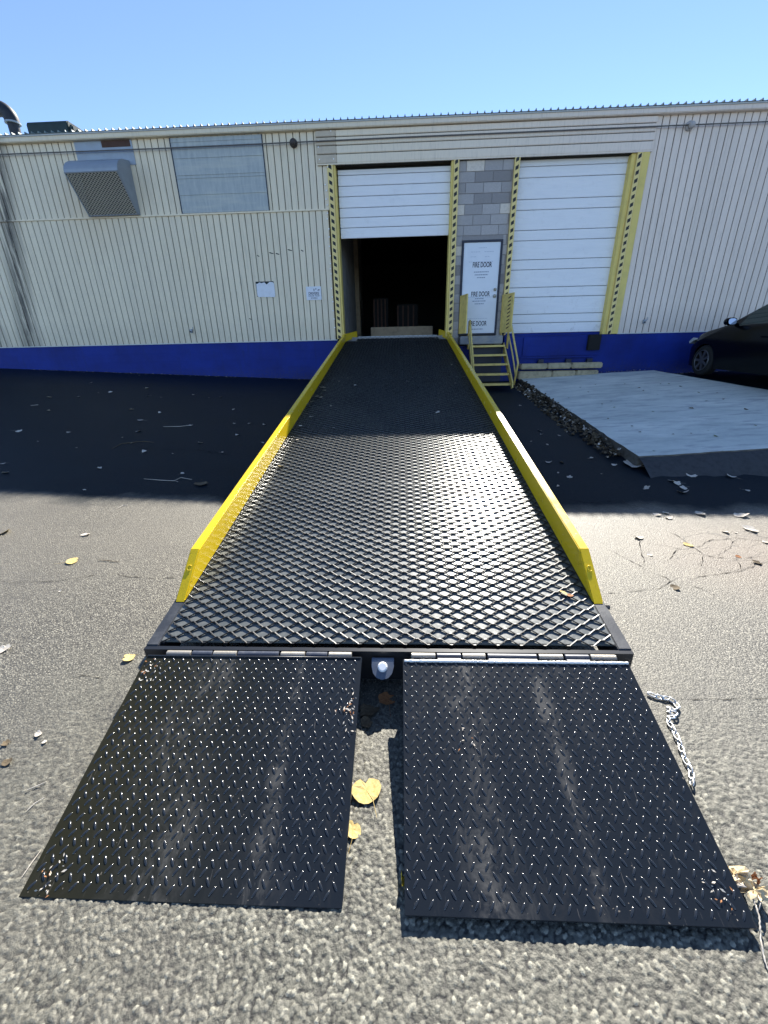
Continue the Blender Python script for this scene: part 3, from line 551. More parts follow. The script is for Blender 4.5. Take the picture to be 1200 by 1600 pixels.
# posts
def post(x0, x1, z0, z1, m, yoff=-.05, nm='door_post', dep=.12):
    w = x1-x0; f = MB(); f.box(-w/2, w/2, -dep/2, dep/2, 0, z1-z0)
    o = bpart(f, nm, m, bevel=.005); o.location = ((x0+x1)/2, D+yoff+dep/2, z0); return o
post(-1.63, -1.495, 2.10, 5.70, M['hazL']); post(-1.493, -1.445, 2.10, 5.70, M['post_yellow'], -.02, 'jamb_strip', .3)
post(1.215, 1.335, 2.10, 5.70, M['hazR']); post(1.165, 1.213, 2.10, 5.70, M['post_yellow'], -.02, 'jamb_strip', .3)
post(2.558, 2.675, 2.10, 5.70, M['hazR'])
post(5.20, 5.315, 2.07, 5.70, M['hazR']); post(5.317, 5.468, 2.07, 5.70, M['post_yellow'], -.045, 'jamb_strip', .1)
post(5.10, 5.198, 2.07, 5.70, M['post_yellow'], -.0, 'jamb_strip', .2)
# concrete blocks of the pier
f = MB(); f.box(1.337, 1.50, D+.035, D+.3, 1.86, 5.70); f.box(2.44, 2.556, D+.035, D+.3, 1.86, 5.70); f.box(1.50, 2.44, D+.035, D+.3, 4.17, 5.70); bpart(f, 'mortar_bed', M['mortar'])
zc = 5.695; row = 0; protos = {}
pale = {(0, 1), (4, 0), (4, 3), (8, 0)}
DL, DR, DT, DBt = 1.483, 2.442, 4.179, 2.12
while zc > 2.0:
    h = .2; z1 = zc; z0 = max(zc-.2032+.01, 1.9); k = 0
    x = 1.337-(0.0 if row % 2 else .2032)+(-.03)
    while x < 2.556:
        a = max(x, 1.339); b = min(x+.4064-.01, 2.554)
        if b-a > .03:
            segs = [(a, b)]
            if z0 < DT+.01:
                segs = []
                if a < DL-.03: segs.append((a, min(b, DL-.003)))
                if b > DR+.03: segs.append((max(a, DR+.003), b))
            for (a_, b_) in segs:
                if z0 < DT < z1: pass
                f = MB(); f.box(a_, b_, D+.018+random.uniform(0, .006), D+.06, z0, z1)
                bpart(f, 'concrete_block', M['block_pale'] if (row, k) in pale else M['block'], bevel=.004, bseg=1)
            k += 1
        x += .4064
    zc -= .2032; row += 1
# sectional doors
def sect(nm, x0, x1, zlist, lab):
    dr = empty(nm, ((x0+x1)/2, D+.17, zlist[-1])); dr.parent = B; dr.matrix_parent_inverse = Matrix.Translation(-Vector(B.location)); dr['label'] = lab
    for i in range(len(zlist)-1):
        f = MB(); f.box(x0, x1, -.02, .03, zlist[i+1]+.006, zlist[i]-.006)
        o = f.build('door_section', M['door'], None, bevel=.006); o.location = (0, D+.17, 0); o.parent = dr; o.matrix_parent_inverse = Matrix.Translation(-Vector(dr.location))
        # parent chain: dr.location is a local value, world = value since the inverse cancels
    return dr
d1_ = sect('overhead_door', -1.42, 1.19, [5.665, 5.56, 5.356, 5.156, 4.937, 4.746, 4.542, 4.325], 'white sectional door raised half way')
d2_ = sect('overhead_door', 2.69, 5.16, [5.79, 5.585, 5.379, 4.975, 4.769, 4.371, 4.163, 3.768, 3.558, 3.174, 2.959, 2.573, 2.37, 2.135], 'white sectional door fully closed')
f = MB(); f.box(2.69, 5.16, D+.13, D+.3, 2.07, 2.13); bpart(f, 'door_sill', M['blue'])
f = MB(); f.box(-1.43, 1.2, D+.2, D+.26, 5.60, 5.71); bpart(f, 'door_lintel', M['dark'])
# interior of the dock
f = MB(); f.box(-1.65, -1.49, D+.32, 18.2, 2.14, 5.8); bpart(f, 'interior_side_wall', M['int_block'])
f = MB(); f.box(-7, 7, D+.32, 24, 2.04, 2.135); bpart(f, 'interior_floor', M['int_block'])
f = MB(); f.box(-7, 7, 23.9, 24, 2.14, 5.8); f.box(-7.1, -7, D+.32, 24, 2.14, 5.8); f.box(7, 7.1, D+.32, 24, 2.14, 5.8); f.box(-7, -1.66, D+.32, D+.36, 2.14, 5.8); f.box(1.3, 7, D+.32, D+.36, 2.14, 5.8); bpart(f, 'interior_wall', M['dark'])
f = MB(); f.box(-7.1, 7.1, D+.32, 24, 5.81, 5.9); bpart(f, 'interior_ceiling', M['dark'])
f = MB(); f.box(-1.489, -1.36, 15.2, 15.5, 2.14, 5.8); bpart(f, 'interior_pillar', M['int_wood'])
# fire door
fd = empty('entry_door', (1.96, D, 2.14)); fd.parent = B; fd.matrix_parent_inverse = Matrix.Translation(-Vector(B.location)); fd['label'] = 'white wrapped fire door with black printed lettering'
def fdp(mb, name, m, **k):
    o = mb.build(name, m, None, **k); o.parent = fd; o.matrix_parent_inverse = Matrix.Translation(-Vector(fd.location)); return o
f = MB(); f.box(DL, DL+.045, D-.02, D+.08, DBt, DT); f.box(DR-.045, DR, D-.02, D+.08, DBt, DT); f.box(DL+.045, DR-.045, D-.02, D+.08, DT-.045, DT); f.box(DL+.045, DR-.045, D-.02, D+.08, DBt, DBt+.035); fdp(f, 'door_frame', M['dark_frame'])
f = MB(); f.box(DL+.048, DR-.048, D+.0, D+.05, DBt+.038, DT-.048); fdp(f, 'door_leaf', m_paint('fire_door_wrap', (.80, .83, .87), .4, (.6, .64, .7), .3, 5), bevel=.003)
for zz, r in ((3.135, .03), (2.99, .036)):
    f = MB(); f.tube([(2.335, D+.0, zz), (2.335, D-.02, zz), (2.335, D-.05, zz), (2.335, D-.07, zz)], [r*1.2, r*1.1, r, r*.6], 14); fdp(f, 'door_knob' if r > .033 else 'deadbolt', M['steel'], smooth=True)
def text_obj(body, size, loc, m, sx=1.0, name='lettering', parent=None, ext=.001, offset=0.0):
    c = bpy.data.curves.new(name, 'FONT'); c.body = body; c.size = size; c.align_x = 'CENTER'; c.align_y = 'CENTER'; c.extrude = ext; c.offset = offset
    tmp = bpy.data.objects.new(name, c); col.objects.link(tmp); bpy.context.view_layer.update()
    me_ = bpy.data.meshes.new_from_object(tmp.evaluated_get(bpy.context.evaluated_depsgraph_get())); bpy.data.objects.remove(tmp)
    me_.name = name; me_.materials.clear(); me_.materials.append(m)
    for v in me_.vertices: v.co.x *= sx
    o = bpy.data.objects.new(name, me_); col.objects.link(o); o.rotation_euler = (math.pi/2, 0, 0); o.location = loc
    if parent: o.parent = parent; o.matrix_parent_inverse = Matrix.Translation(-Vector(parent.location))
    return o
for x_, z_ in ((1.985, 3.665), (1.985, 3.04), (1.955, 2.38)):
    text_obj('FIRE DOOR', .15, (x_, D-.002, z_), M['print'], .60, 'lettering', fd, offset=.0025)
f = MB()
for x0_, x1_, z_ in ((1.80, 2.16, 3.52), (1.82, 2.14, 3.46), (1.88, 2.08, 3.40), (1.86, 2.07, 2.945), (1.80, 2.13, 2.89), (1.86, 2.08, 2.83), (1.82, 2.10, 2.255)):
    x = x0_
    while x < x1_: w = random.uniform(.018, .05); f.box(x, min(x+w, x1_), D-.0035, D+.0, z_-.010, z_+.010); x += w+.010
fdp(f, 'small_print', M['print_soft'])
f = MB()
for x0_, x1_, z_ in ((1.88, 2.07, 4.02), (1.70, 1.92, 3.94), (2.02, 2.24, 3.94), (1.70, 1.84, 3.84), (2.04, 2.16, 3.84), (1.66, 2.24, 3.735), (1.68, 2.26, 2.975), (1.70, 2.2, 2.50)):
    x = x0_
    while x < x1_: w = random.uniform(.02, .06); f.box(x, min(x+w, x1_), D-.0035, D+.0, z_-.005, z_+.005); x += w+.012
fdp(f, 'faint_print', M['print_pale'])
f = MB(); f.box(1.50, 2.56, D-.30, D-.02, 1.90, 2.09); bpart(f, 'door_landing', M['landing'], bevel=.012)
# patches on the left wall
f = MB(); zz = 4.905; rows = 12
poly = []
f.box(-5.15, -3.04, D-.022, D-.004, zz, 6.30)
def m_patch():
    m = mat('weathered_translucent_panel', (.3, .33, .33), .45, 0, .4); n = N(m); P = n.coord('Position'); s = n.sep(P)
    a = n.noise(n.mapping(P, (6, 1, .9)), 2.2, 8, .7); b = n.noise(n.mapping(P, (.8, 1, 9)), 1.2, 4); f_ = n.noise(P, 40, 4)
    c = n.mix(n.ramp(a, [(.3, 0.0), (.7, 1.0)]), (.32, .36, .37), (.54, .57, .53))
    c = n.mix(n.ramp(b, [(.5, 0.0), (.66, .5)]), c, (.60, .60, .50)); c = n.mix(n.math('MULTIPLY', f_, .3), c, (.3, .32, .31)); n.col(c); n.nrm(n.bump(a, .2, .01)); return m
M['patch'] = m_patch()
bpart(f, 'window_cover_sheet', M['patch'])
for z_, h_ in ((6.22, .012), (6.14, .01), (5.62, .014), (5.56, .008), (5.25, .012), (5.93, .006)):
    f = MB(); f.box(-5.14, -3.05, D-.032, D-.0215, z_, z_+h_); bpart(f, 'sheet_rib', M['patch'])
f = MB(); f.box(-5.15, -5.13, D-.034, D-.023, 4.9, 6.3); f.box(-3.06, -3.04, D-.034, D-.023, 4.9, 6.3); bpart(f, 'sheet_edge', M['dark_frame'])
f = MB(); f.box(-7.36, -6.735, D-.014, D-.004, 5.86, 6.312); f.box(-6.73, -6.02, D-.017, D-.004, 5.86, 6.312); bpart(f, 'metal_patch', M['galv'])
f = MB(); f.box(-6.72, -6.06, D-.024, D-.0175, 6.19, 6.31); bpart(f, 'rusty_plate', M['brown'])
# torn holes in the siding
for x_, z_, w_ in ((-3.45, 4.0, .06), (-3.12, 4.05, .12), (-2.97, 4.03, .10), (-2.66, 4.10, .12), (-2.36, 4.08, .07), (-3.85, 2.62, .06)):
    f = MB(); pts = [(x_-w_/2, z_+.012), (x_-w_*.2, z_+.018), (x_+w_*.1, z_+.004), (x_+w_/2, z_-.008), (x_+w_*.3, z_-.02), (x_, z_-.012), (x_-w_*.3, z_-.002)]
    f.prism(pts, 'y', D-.006, D-.002); bpart(f, 'torn_hole', M['dark'])
# vent hood over the wall fan
VH = empty('vent_hood', (-6.9, D, 4.9)); tag(VH, 'grey sheet metal fan hood with a sloping wire mesh front, high on the left wall', 'vent hood')
def chp(root, mb, name, m, **k):
    o = mb.build(name, m, None, **k); o.parent = root; o.matrix_parent_inverse = Matrix.Translation(-Vector(root.location)); return o
hx0, hx1, hz0, hz1 = -7.38, -6.17, 4.90, 5.94; dep = .57
prof = [(D-.005, hz0), (D-.07, hz0), (D-dep, 5.585), (D-dep+.005, 5.64), (D-dep+.035, 5.71), (D-dep+.11, 5.79), (D-dep+.25, 5.87), (D-.005, hz1)]
f = MB(); n_ = len(prof)
for xx in (hx0, hx1):
    f = MB(); f.add([(xx, y, z) for y, z in prof]+[(xx+.008, y, z) for y, z in prof], [tuple(range(n_)), tuple(range(n_, 2*n_))]+[(i, (i+1) % n_, n_+(i+1) % n_, n_+i) for i in range(n_)])
    chp(VH, f, 'hood_side', M['galv'])
f = MB(); top = prof[2:]
for i in range(len(top)-1):
    (y0, z0), (y1, z1) = top[i], top[i+1]; f.add([(hx0+.009, y0, z0), (hx1-.001, y0, z0), (hx1-.001, y1, z1), (hx0+.009, y1, z1), (hx0+.009, y0+.004, z0-.008), (hx1-.001, y0+.004, z0-.008), (hx1-.001, y1+.004, z1-.008), (hx0+.009, y1+.004, z1-.008)], [(0,1,2,3),(7,6,5,4),(0,1,5,4),(2,3,7,6)])
chp(VH, f, 'hood_top', M['galv'])
f = MB(); a = Vector((0, D-.07, hz0)); b = Vector((0, D-dep, 5.585)); nrm_ = Vector((0, -(b-a).z, (b-a).y)).normalized()
def hp(u, t, o_=0): p = a.lerp(b, t)+nrm_*o_; return (hx0+(hx1-hx0)*u, p.y, p.z)
for (u0, u1, t0, t1) in ((0, 1, 0, .025), (0, 1, .975, 1.0), (0, .02, .025, .975), (.98, 1.0, .025, .975)):
    f.add([hp(u0, t0, -.012), hp(u1, t0, -.012), hp(u1, t1, -.012), hp(u0, t1, -.012), hp(u0, t0, .012), hp(u1, t0, .012), hp(u1, t1, .012), hp(u0, t1, .012)], [(3,2,1,0),(4,5,6,7),(0,1,5,4),(1,2,6,5),(2,3,7,6),(3,0,4,7)])
chp(VH, f, 'mesh_frame', M['galv'])
f = MB(); L_, H_ = hx1-hx0, (b-a).length; q = -H_
def clipseg(p, d):
    # line p+t*d clipped to rectangle [.02L,.98L]x[.02H,.98H]
    t0, t1 = -9, 9
    for k_, (lo, hi) in enumerate(((.02*L_, .98*L_), (.02*H_, .98*H_))):
        if abs(d[k_]) < 1e-9: continue
        u, v = (lo-p[k_])/d[k_], (hi-p[k_])/d[k_]; t0 = max(t0, min(u, v)); t1 = min(t1, max(u, v))
    return (t0, t1) if t1 > t0+.01 else None
for sgn in (1, -1):
    q = -2.0
    while q < 3.2:
        d_ = (math.cos(.62), sgn*math.sin(.62)); p_ = (q, 0) if sgn > 0 else (q, 0)
        c_ = clipseg(p_, d_)
        if c_:
            P0 = hp((p_[0]+d_[0]*c_[0])/L_, (p_[1]+d_[1]*c_[0])/H_); P1 = hp((p_[0]+d_[0]*c_[1])/L_, (p_[1]+d_[1]*c_[1])/H_)
            f.tube([P0, P1], .0085, 4, cap=False)
        q += .078
chp(VH, f, 'wire_mesh', m_paint('mesh_wire', (.50, .47, .38), .6, (.3, .26, .2), .4, 20))
f = MB(); f.box(hx0+.02, hx1-.02, D-.05, D-.038, hz0+.03, hz1-.05); chp(VH, f, 'fan_opening', M['dark'])
# roof flue and rooftop box
FL = empty('flue_pipe', (-9.03, D+.5, 6.45)); tag(FL, 'black metal flue pipe with a bent elbow cap above the roof edge', 'flue pipe')
fx = -9.03
f = MB(); f.tube([(fx, D+.5, 6.43), (fx, D+.5, 6.93)], .115, 20); shade_auto(chp(FL, f, 'pipe', M['pipe']))
pts = [(fx, D+.5, 6.90)]+[(fx-.27*(1-math.cos(t)), D+.5, 6.93+.25*math.sin(t)) for t in [k*math.pi/2/8 for k in range(1, 9)]]+[(fx-.45, D+.5, 7.17), (fx-.62, D+.5, 7.12)]
f = MB(); f.tube(pts, .15, 20, cap=False); shade_auto(chp(FL, f, 'elbow', M['pipe']))
f = MB(); f.tube([(fx, D+.5, 6.885), (fx, D+.5, 6.915)], .158, 20); chp(FL, f, 'collar', M['galv'])
f = MB(); f.tube([(fx, D+.5, 6.44), (fx, D+.5, 6.50)], [.2, .12], 20); chp(FL, f, 'flashing', M['seal'])
f = MB(); prof = [(D+.02, 6.46), (D+.02, 6.68), (D+.07, 6.73), (D+.5, 6.74), (D+.55, 6.66), (D+.55, 6.46)]
f.prism(prof, 'x', -8.38, -7.42); f.prism([(D+.04, 6.47), (D+.04, 6.63), (D+.1, 6.67), (D+.45, 6.68), (D+.5, 6.6), (D+.5, 6.47)], 'x', -7.419, -7.33)
f.prism([(D+.08, 6.47), (D+.08, 6.56), (D+.2, 6.60), (D+.45, 6.55), (D+.5, 6.47)], 'x', -7.329, -7.20)
o = f.build('rooftop_box', M['roofgreen'], None, bevel=.02); tag(o, 'low dark green box lying on the roof edge beside the flue pipe', 'rooftop box')
# conduit along the wall and two lamp housings
CZ = 6.116
f = MB(); f.tube([(XL, D-.075, CZ+.0), (-9, D-.075, CZ+.01), (-5, D-.075, CZ-.01), (0, D-.075, CZ+.004), (6, D-.075, CZ), (XR, D-.075, CZ-.01)], .0125, 8)
cd = f.build('conduit_pipe', m_paint('conduit_paint', (.12, .11, .10), .6, (.3, .27, .22), .3, 8), None, smooth=True); tag(cd, 'thin dark conduit running the whole length of the wall under the eave', 'conduit')
M['lamp_grey'] = m_paint('lamp_dark', (.06, .05, .045), .6, (.02, .02, .02), .3, 9); M['lamp_pale'] = m_paint('lamp_pale', (.45, .42, .40), .5, (.3, .28, .26), .3, 9)
for x_, mm, lb in ((-2.35, M['lamp_grey'], 'small dark round wall fixture on the conduit left of the half-open door'), (6.19, M['lamp_pale'], 'pale round wall fixture on the conduit above the right-hand siding')):
    r_ = empty('wall_fixture', (x_, D, CZ)); tag(r_, lb, 'wall fixture', 'round fixtures on the wall conduit')
    f = MB(); f.tube([(x_, D-.002, CZ), (x_, D-.05, CZ), (x_, D-.07, CZ)], [.085, .085, .07], 14); chp(r_, f, 'base', mm, smooth=False)
    f = MB(); f.tube([(x_, D-.07, CZ), (x_, D-.13, CZ-.02), (x_, D-.16, CZ-.03), (x_, D-.175, CZ-.035)], [.05, .062, .05, .02], 14); chp(r_, f, 'globe', mm, smooth=True)
for x_, z_, lb in ((-5.44, 2.36, 'small metal outlet low on the wall far left of the ramp'), (6.07, 2.33, 'small broken bracket low on the right-hand siding beside the yellow post')):
    r_ = empty('wall_outlet', (x_, D, z_)); tag(r_, lb, 'wall outlet')
    f = MB(); f.box(x_-.03, x_+.03, D-.06, D-.002, z_-.04, z_+.05); chp(r_, f, 'box', M['galv'], bevel=.008)
    f = MB(); f.tube([(x_+.03, D-.04, z_+.02), (x_+.06, D-.05, z_+.05), (x_+.06, D-.04, z_+.10)], .009, 6); chp(r_, f, 'spout', M['galv'])
    f = MB(); f.tube([(x_, D-.06, z_-.01), (x_, D-.075, z_-.01)], .018, 8); chp(r_, f, 'plug', M['dark'])
# signs
S1 = empty('blank_sign', (-3.36, D, 3.12)); tag(S1, 'blank white sign board with a broken dark upper edge on the left siding', 'sign')
pl = [(-3.56, 3.11), (-3.15, 3.10), (-3.13, 3.13), (-3.13, 3.39), (-3.16, 3.43), (-3.24, 3.435), (-3.27, 3.415), (-3.32, 3.38), (-3.37, 3.43), (-3.44, 3.415), (-3.50, 3.43), (-3.54, 3.405), (-3.58, 3.40), (-3.585, 3.14)]
f = MB(); f.prism(pl, 'y', D-.024, D-.014); chp(S1, f, 'board', M['sign_white'])
f = MB(); f.box(-3.595, -3.145, D-.013, D-.003, 3.12, 3.45); chp(S1, f, 'backing', M['dark'])
S2 = empty('drivers_sign', (-2.155, D, 3.0)); tag(S2, 'small white sign lettered DRIVERS in black beside the half-open door', 'sign')
f = MB(); f.box(-2.345, -1.965, D-.022, D-.006, 3.01, 3.31); chp(S2, f, 'board', M['sign_white'], bevel=.004)
text_obj('DRIVERS', .082, (-2.155, D-.0225, 3.155), M['print'], .86, 'lettering', S2, offset=.001)
text_obj('CHOCK YOUR', .05, (-2.155, D-.0225, 3.102), M['print'], .86, 'lettering', S2, offset=0)
text_obj('WHEELS', .05, (-2.155, D-.0225, 3.052), M['print'], .9, 'lettering', S2, offset=0)
f = MB(); f.box(-2.15, -2.135, D-.0235, D-.0225, 3.22, 3.26); f.box(-2.10, -2.085, D-.0235, D-.0225, 3.235, 3.27); f.box(-2.06, -2.03, D-.0235, D-.0225, 3.22, 3.232); f.tube([(-2.02, D-.023, 3.235), (-2.02, D-.0235, 3.2351)], .018, 10); f.box(-2.16, -2.12, D-.0235, D-.0225, 3.208, 3.214)
chp(S2, f, 'pictogram', M['print'])
# dock bumper
o = MB().box(4.74, 5.04, D-.16, D-.052, 1.70, 2.06).build('dock_bumper', M['rubber'], None, bevel=.01); tag(o, 'black rubber dock bumper on the blue wall under the closed door', 'dock bumper')
# broken concrete kerb at the wall foot
K = empty('concrete_kerb', (4.1, 11.2, 1.1)); tag(K, 'crumbling two-course concrete kerb at the foot of the blue wall', 'kerb')
random.seed(5)
for a_, b_ in ((3.08, 3.75), (3.76, 4.35), (4.36, 5.13)):
    f = MB(); f.box(a_, b_, 11.08, 11.345, 1.27+random.uniform(0, .01), 1.395+random.uniform(-.01, .02)); chp(K, f, 'cap_block', M['concrete_far'], bevel=.025)
for a_, b_ in ((3.06, 3.9), (3.91, 4.5), (4.52, 5.07)):
    f = MB(); f.box(a_, b_, 11.12, 11.345, 1.03, 1.225); chp(K, f, 'base_block', M['concrete_far'], bevel=.02)

# ------------------------------------------------------------------ stairs
ST = empty('entry_stairs', (2.2, 10.6, .95)); tag(ST, 'yellow open steel steps with handrails up to the fire door', 'stairs')
tz = [(11.02, 1.87), (10.80, 1.66), (10.58, 1.45), (10.36, 1.235), (10.14, 1.02)]
for y_, z_ in tz:
    f = MB(); f.box(1.80, 2.62, y_, y_+.24, z_-.045, z_); chp(ST, f, 'tread', M['rail_yellow'], bevel=.006)
for x_ in (1.765, 2.625):
    f = MB(); f.prism([(11.26, 1.92), (11.26, 1.66), (10.10, .90), (10.02, .93), (10.06, 1.06)], 'x', x_, x_+.03); chp(ST, f, 'stringer', M['rail_yellow'])
f = MB(); f.box(1.80, 2.62, 11.28, 11.33, .98, 1.86); chp(ST, f, 'riser_back', M['dark_frame'])
for x_, dx in ((1.72, -.02), (2.70, .03)):
    f = MB(); f.tube([(x_, 11.2, 1.8), (x_, 11.15, 2.35), (x_, 11.05, 2.44), (x_+dx*.5, 10.6, 1.98), (x_+dx, 10.10, 1.48), (x_+dx, 10.10, 1.44), (x_, 10.16, .99)], .022, 8); chp(ST, f, 'handrail', M['rail_yellow'], smooth=True)
    f = MB(); f.tube([(x_, 11.12, 2.12), (x_+dx*.4, 10.6, 1.66), (x_+dx*.6, 10.16, 1.2)], .018, 8); chp(ST, f, 'mid_rail', M['rail_yellow'], smooth=True)
    f = MB(); f.tube([(x_, 11.12, 2.40), (x_, 11.12, 1.78)], .02, 8); chp(ST, f, 'rail_post', M['rail_yellow'], smooth=True)
M['hazP'] = m_hazard('hazard_panel', -1, .34)
for (xa, xb, hz) in ((1.50, 1.60, 0), (2.53, 2.69, 1)):
    ya, yb_ = 11.33, 10.86; dv = Vector((xb-xa, yb_-ya, 0)); ln = dv.length
    g = empty('guard_panel', (xa, ya, 2.15)); g.rotation_euler = (0, 0, math.atan2(dv.y, dv.x)); g.parent = ST; g.matrix_parent_inverse = Matrix.Translation(-Vector(ST.location))
    def gp(mb, nm, m):
        o = mb.build(nm, m, g, bevel=.003); return o
    gp(MB().box(.03, ln-.03, -.006, .006, .03, .83), 'infill_sheet', M['rail_yellow'])
    fr = MB(); fr.box(0, .03, -.016, .016, 0, .86); fr.box(ln-.03, ln, -.016, .016, 0, .86); fr.box(.031, ln-.031, -.016, .016, .83, .86); fr.box(.031, ln-.031, -.016, .016, 0, .03); gp(fr, 'frame', M['rail_yellow'])
    if hz:
        hs = MB()
        for k in range(9):
            z_ = .08+k*.083; s_ = -1
            hs.add([(ln*.55, s_*.0075, z_), (ln*.78, s_*.0075, z_+.035), (ln*.78, s_*.0075, z_+.065), (ln*.55, s_*.0075, z_+.03)], [(0, 1, 2, 3)])
            hs.add([(ln*.55, .0075, z_), (ln*.78, .0075, z_+.035), (ln*.78, .0075, z_+.065), (ln*.55, .0075, z_+.03)], [(0, 1, 2, 3)])
        gp(hs, 'hazard_marks', M['brown'])

# ------------------------------------------------------------------ yard ramp
SL = (2.035-.323)/(11.364-1.811); Z0 = .323-SL*1.811; TH = math.atan(SL); CT = math.cos(TH)
def dz(y): return Z0+SL*y
XA, XB = -1.405, 1.192
YH, YE = 1.825, 12.02
RAMP = empty('yard_ramp', (0, YH, .07)); tag(RAMP, 'long black steel loading ramp with expanded-metal deck and yellow side kerbs', 'loading ramp')
def rp(mb, name, m, **k): return chp(RAMP, mb, name, m, **k)
def slab(f, x0, x1, ya, yb_, up, dn):
    return f.add([(x0, ya, dz(ya)-dn), (x1, ya, dz(ya)-dn), (x1, yb_, dz(yb_)-dn), (x0, yb_, dz(yb_)-dn), (x0, ya, dz(ya)+up), (x1, ya, dz(ya)+up), (x1, yb_, dz(yb_)+up), (x0, yb_, dz(yb_)+up)], [(3,2,1,0),(4,5,6,7),(0,1,5,4),(1,2,6,5),(2,3,7,6),(3,0,4,7)])
for a_, b_ in ((YH+.03, 3.732), (3.734, 7.657), (7.659, 11.28)):
    rp(slab(MB(), XA, XB, a_, b_, -.0035, .016), 'deck_plate', M['deckplate'])
rp(slab(MB(), -1.15, 1.02, 11.284, YE, -.008, .03), 'dock_lip', M['deckplate'])
f = MB(); f.box(-1.14, 1.0, YE+.002, YE+.02, dz(YE)-.03, dz(YE)+.004); rp(f, 'lip_edge', M['seal'])
for x0, x1 in ((XA-.075, XA-.003), (XB+.003, XB+.075)):
    rp(slab(MB(), x0, x1, YH-.005, 11.27, .0, .20), 'side_beam', m_paint('dusty_black_steel', (.03, .034, .042), .42, (.16, .165, .17), .45, 7, .4, .1), bevel=.004)
f = MB(); slab(f, XA-.075, XB+.075, YH-.03, YH-.007, -.006, .205); rp(f, 'end_beam', M['black'])
f = MB()
for y_ in np.arange(2.4, 11.2, .6): slab(f, XA, XB, y_, y_+.05, -.018, .14)
rp(f, 'cross_members', M['black'])
# expanded metal sheets
def mesh_sheet(ya, yb_, x0, x1):
    f = MB(); half = .0635; rowp = .0385; s0 = (ya-YH)/CT; s1 = (yb_-YH)/CT; nr = int((s1-s0)/rowp); nk = int((x1-x0)/half)
    tv = Vector((0, CT, math.sin(TH))); nv = Vector((0, -math.sin(TH), CT)); org = Vector((0, YH, dz(YH)))
    V, Fc = [], []
    w = .0038; t = .0030
    for j in range(nr):
        base = len(V)
        for k in range(nk+1):
            hi = (k+j) % 2; dx_ = .007
            for q_ in ((-1, 1) if 0 < k < nk else (0,)):
                xx = x0+(x1-x0)*k/nk+q_*dx_; ss = s0+j*rowp+(rowp*.96 if hi else 0); hz_ = .0060 if hi else .0010
                # tilted rectangular strand section
                for a_, b_ in ((-w, -t+.001), (w, -t-.001), (w, t), (-w, t+.0015)):
                    p = org+tv*(ss+a_)+nv*(hz_+b_); V.append((xx, p.y, p.z))
        m_ = (len(V)-base)//4
        for i in range(m_-1):
            for e in range(4): Fc.append((base+i*4+e, base+i*4+(e+1) % 4, base+(i+1)*4+(e+1) % 4, base+(i+1)*4+e))
    f.v = V; f.f = Fc; f.mi = [0]*len(Fc); return f
for a_, b_ in ((YH+.012, 3.738), (3.742, 7.658), (7.662, 11.27)):
    rp(mesh_sheet(a_, b_, XA+.004, XB-.004), 'expanded_metal_sheet', M['mesh'])
rp(mesh_sheet(11.29, YE-.06, -1.13, 1.0), 'expanded_metal_sheet', M['mesh'])
# yellow kerbs with chamfered lower ends, then the short piece turning into the doorway
def kerb(x0, x1, side):
    h0 = .175
    K_ = empty('side_kerb', ((x0+x1)/2, 2.16, dz(2.16))); K_.parent = RAMP; K_.matrix_parent_inverse = Matrix.Translation(-Vector(RAMP.location))
    K_['label'] = 'yellow kerb with a chamfered end'
    pr = [(2.15, 0), (2.46, h0), (11.35, h0), (11.35, 0)]
    f = MB(); n_ = len(pr); f.add([(x0, y, dz(y)+h+.001) for y, h in pr]+[(x1, y, dz(y)+h+.001) for y, h in pr], [tuple(range(n_)), tuple(range(n_, 2*n_))]+[(i, (i+1) % n_, n_+(i+1) % n_, n_+i) for i in range(n_)])
    chp(K_, f, 'kerb_rail', M['yellow'], bevel=.006)
    xi, xo = (x1, x0) if side < 0 else (x0, x1); tx = -1.17 if side < 0 else 1.04
    y0, y1 = 11.352, 12.0; tt = .05*side; f = MB()
    f.add([(xi, y0, dz(y0)), (xo, y0, dz(y0)), (tx+tt, y1, dz(y1)), (tx, y1, dz(y1)), (xi, y0, dz(y0)+h0), (xo, y0, dz(y0)+h0), (tx+tt, y1, dz(y1)+h0-.03), (tx, y1, dz(y1)+h0-.03)], [(3,2,1,0),(4,5,6,7),(0,1,5,4),(1,2,6,5),(2,3,7,6),(3,0,4,7)])
    chp(K_, f, 'turned_end', M['yellow'], bevel=.004)
    # lifting hole with its rim on the chamfer
    m_ = .62; yc = 2.15+.31*m_; zc = dz(yc)+h0*m_+.003; cx = (x0+x1)/2
    du = Vector((0, .31, h0+.31*SL)).normalized(); up = Vector((1, 0, 0)).cross(du)
    pts = [Vector((cx, yc, zc))+Vector((1, 0, 0))*.013*math.cos(t)+du*.02*math.sin(t) for t in np.linspace(.7, 5.6, 10)]
    f = MB(); f.tube(pts, .004, 6); chp(K_, f, 'lifting_eye', M['yellow'], smooth=True)
kerb(-1.47, -1.405, -1); kerb(1.192, 1.257, 1)
f = MB(); slab(f, XA-.001, XA+.02, YH+.02, 2.2, -.006, .02); rp(f, 'rub_strip', M['black'])
f = MB(); f.tube([(1.262, 2.14, dz(2.14)-.01), (1.285, 2.14, dz(2.14)-.01)], .014, 8); rp(f, 'pin', M['black'])
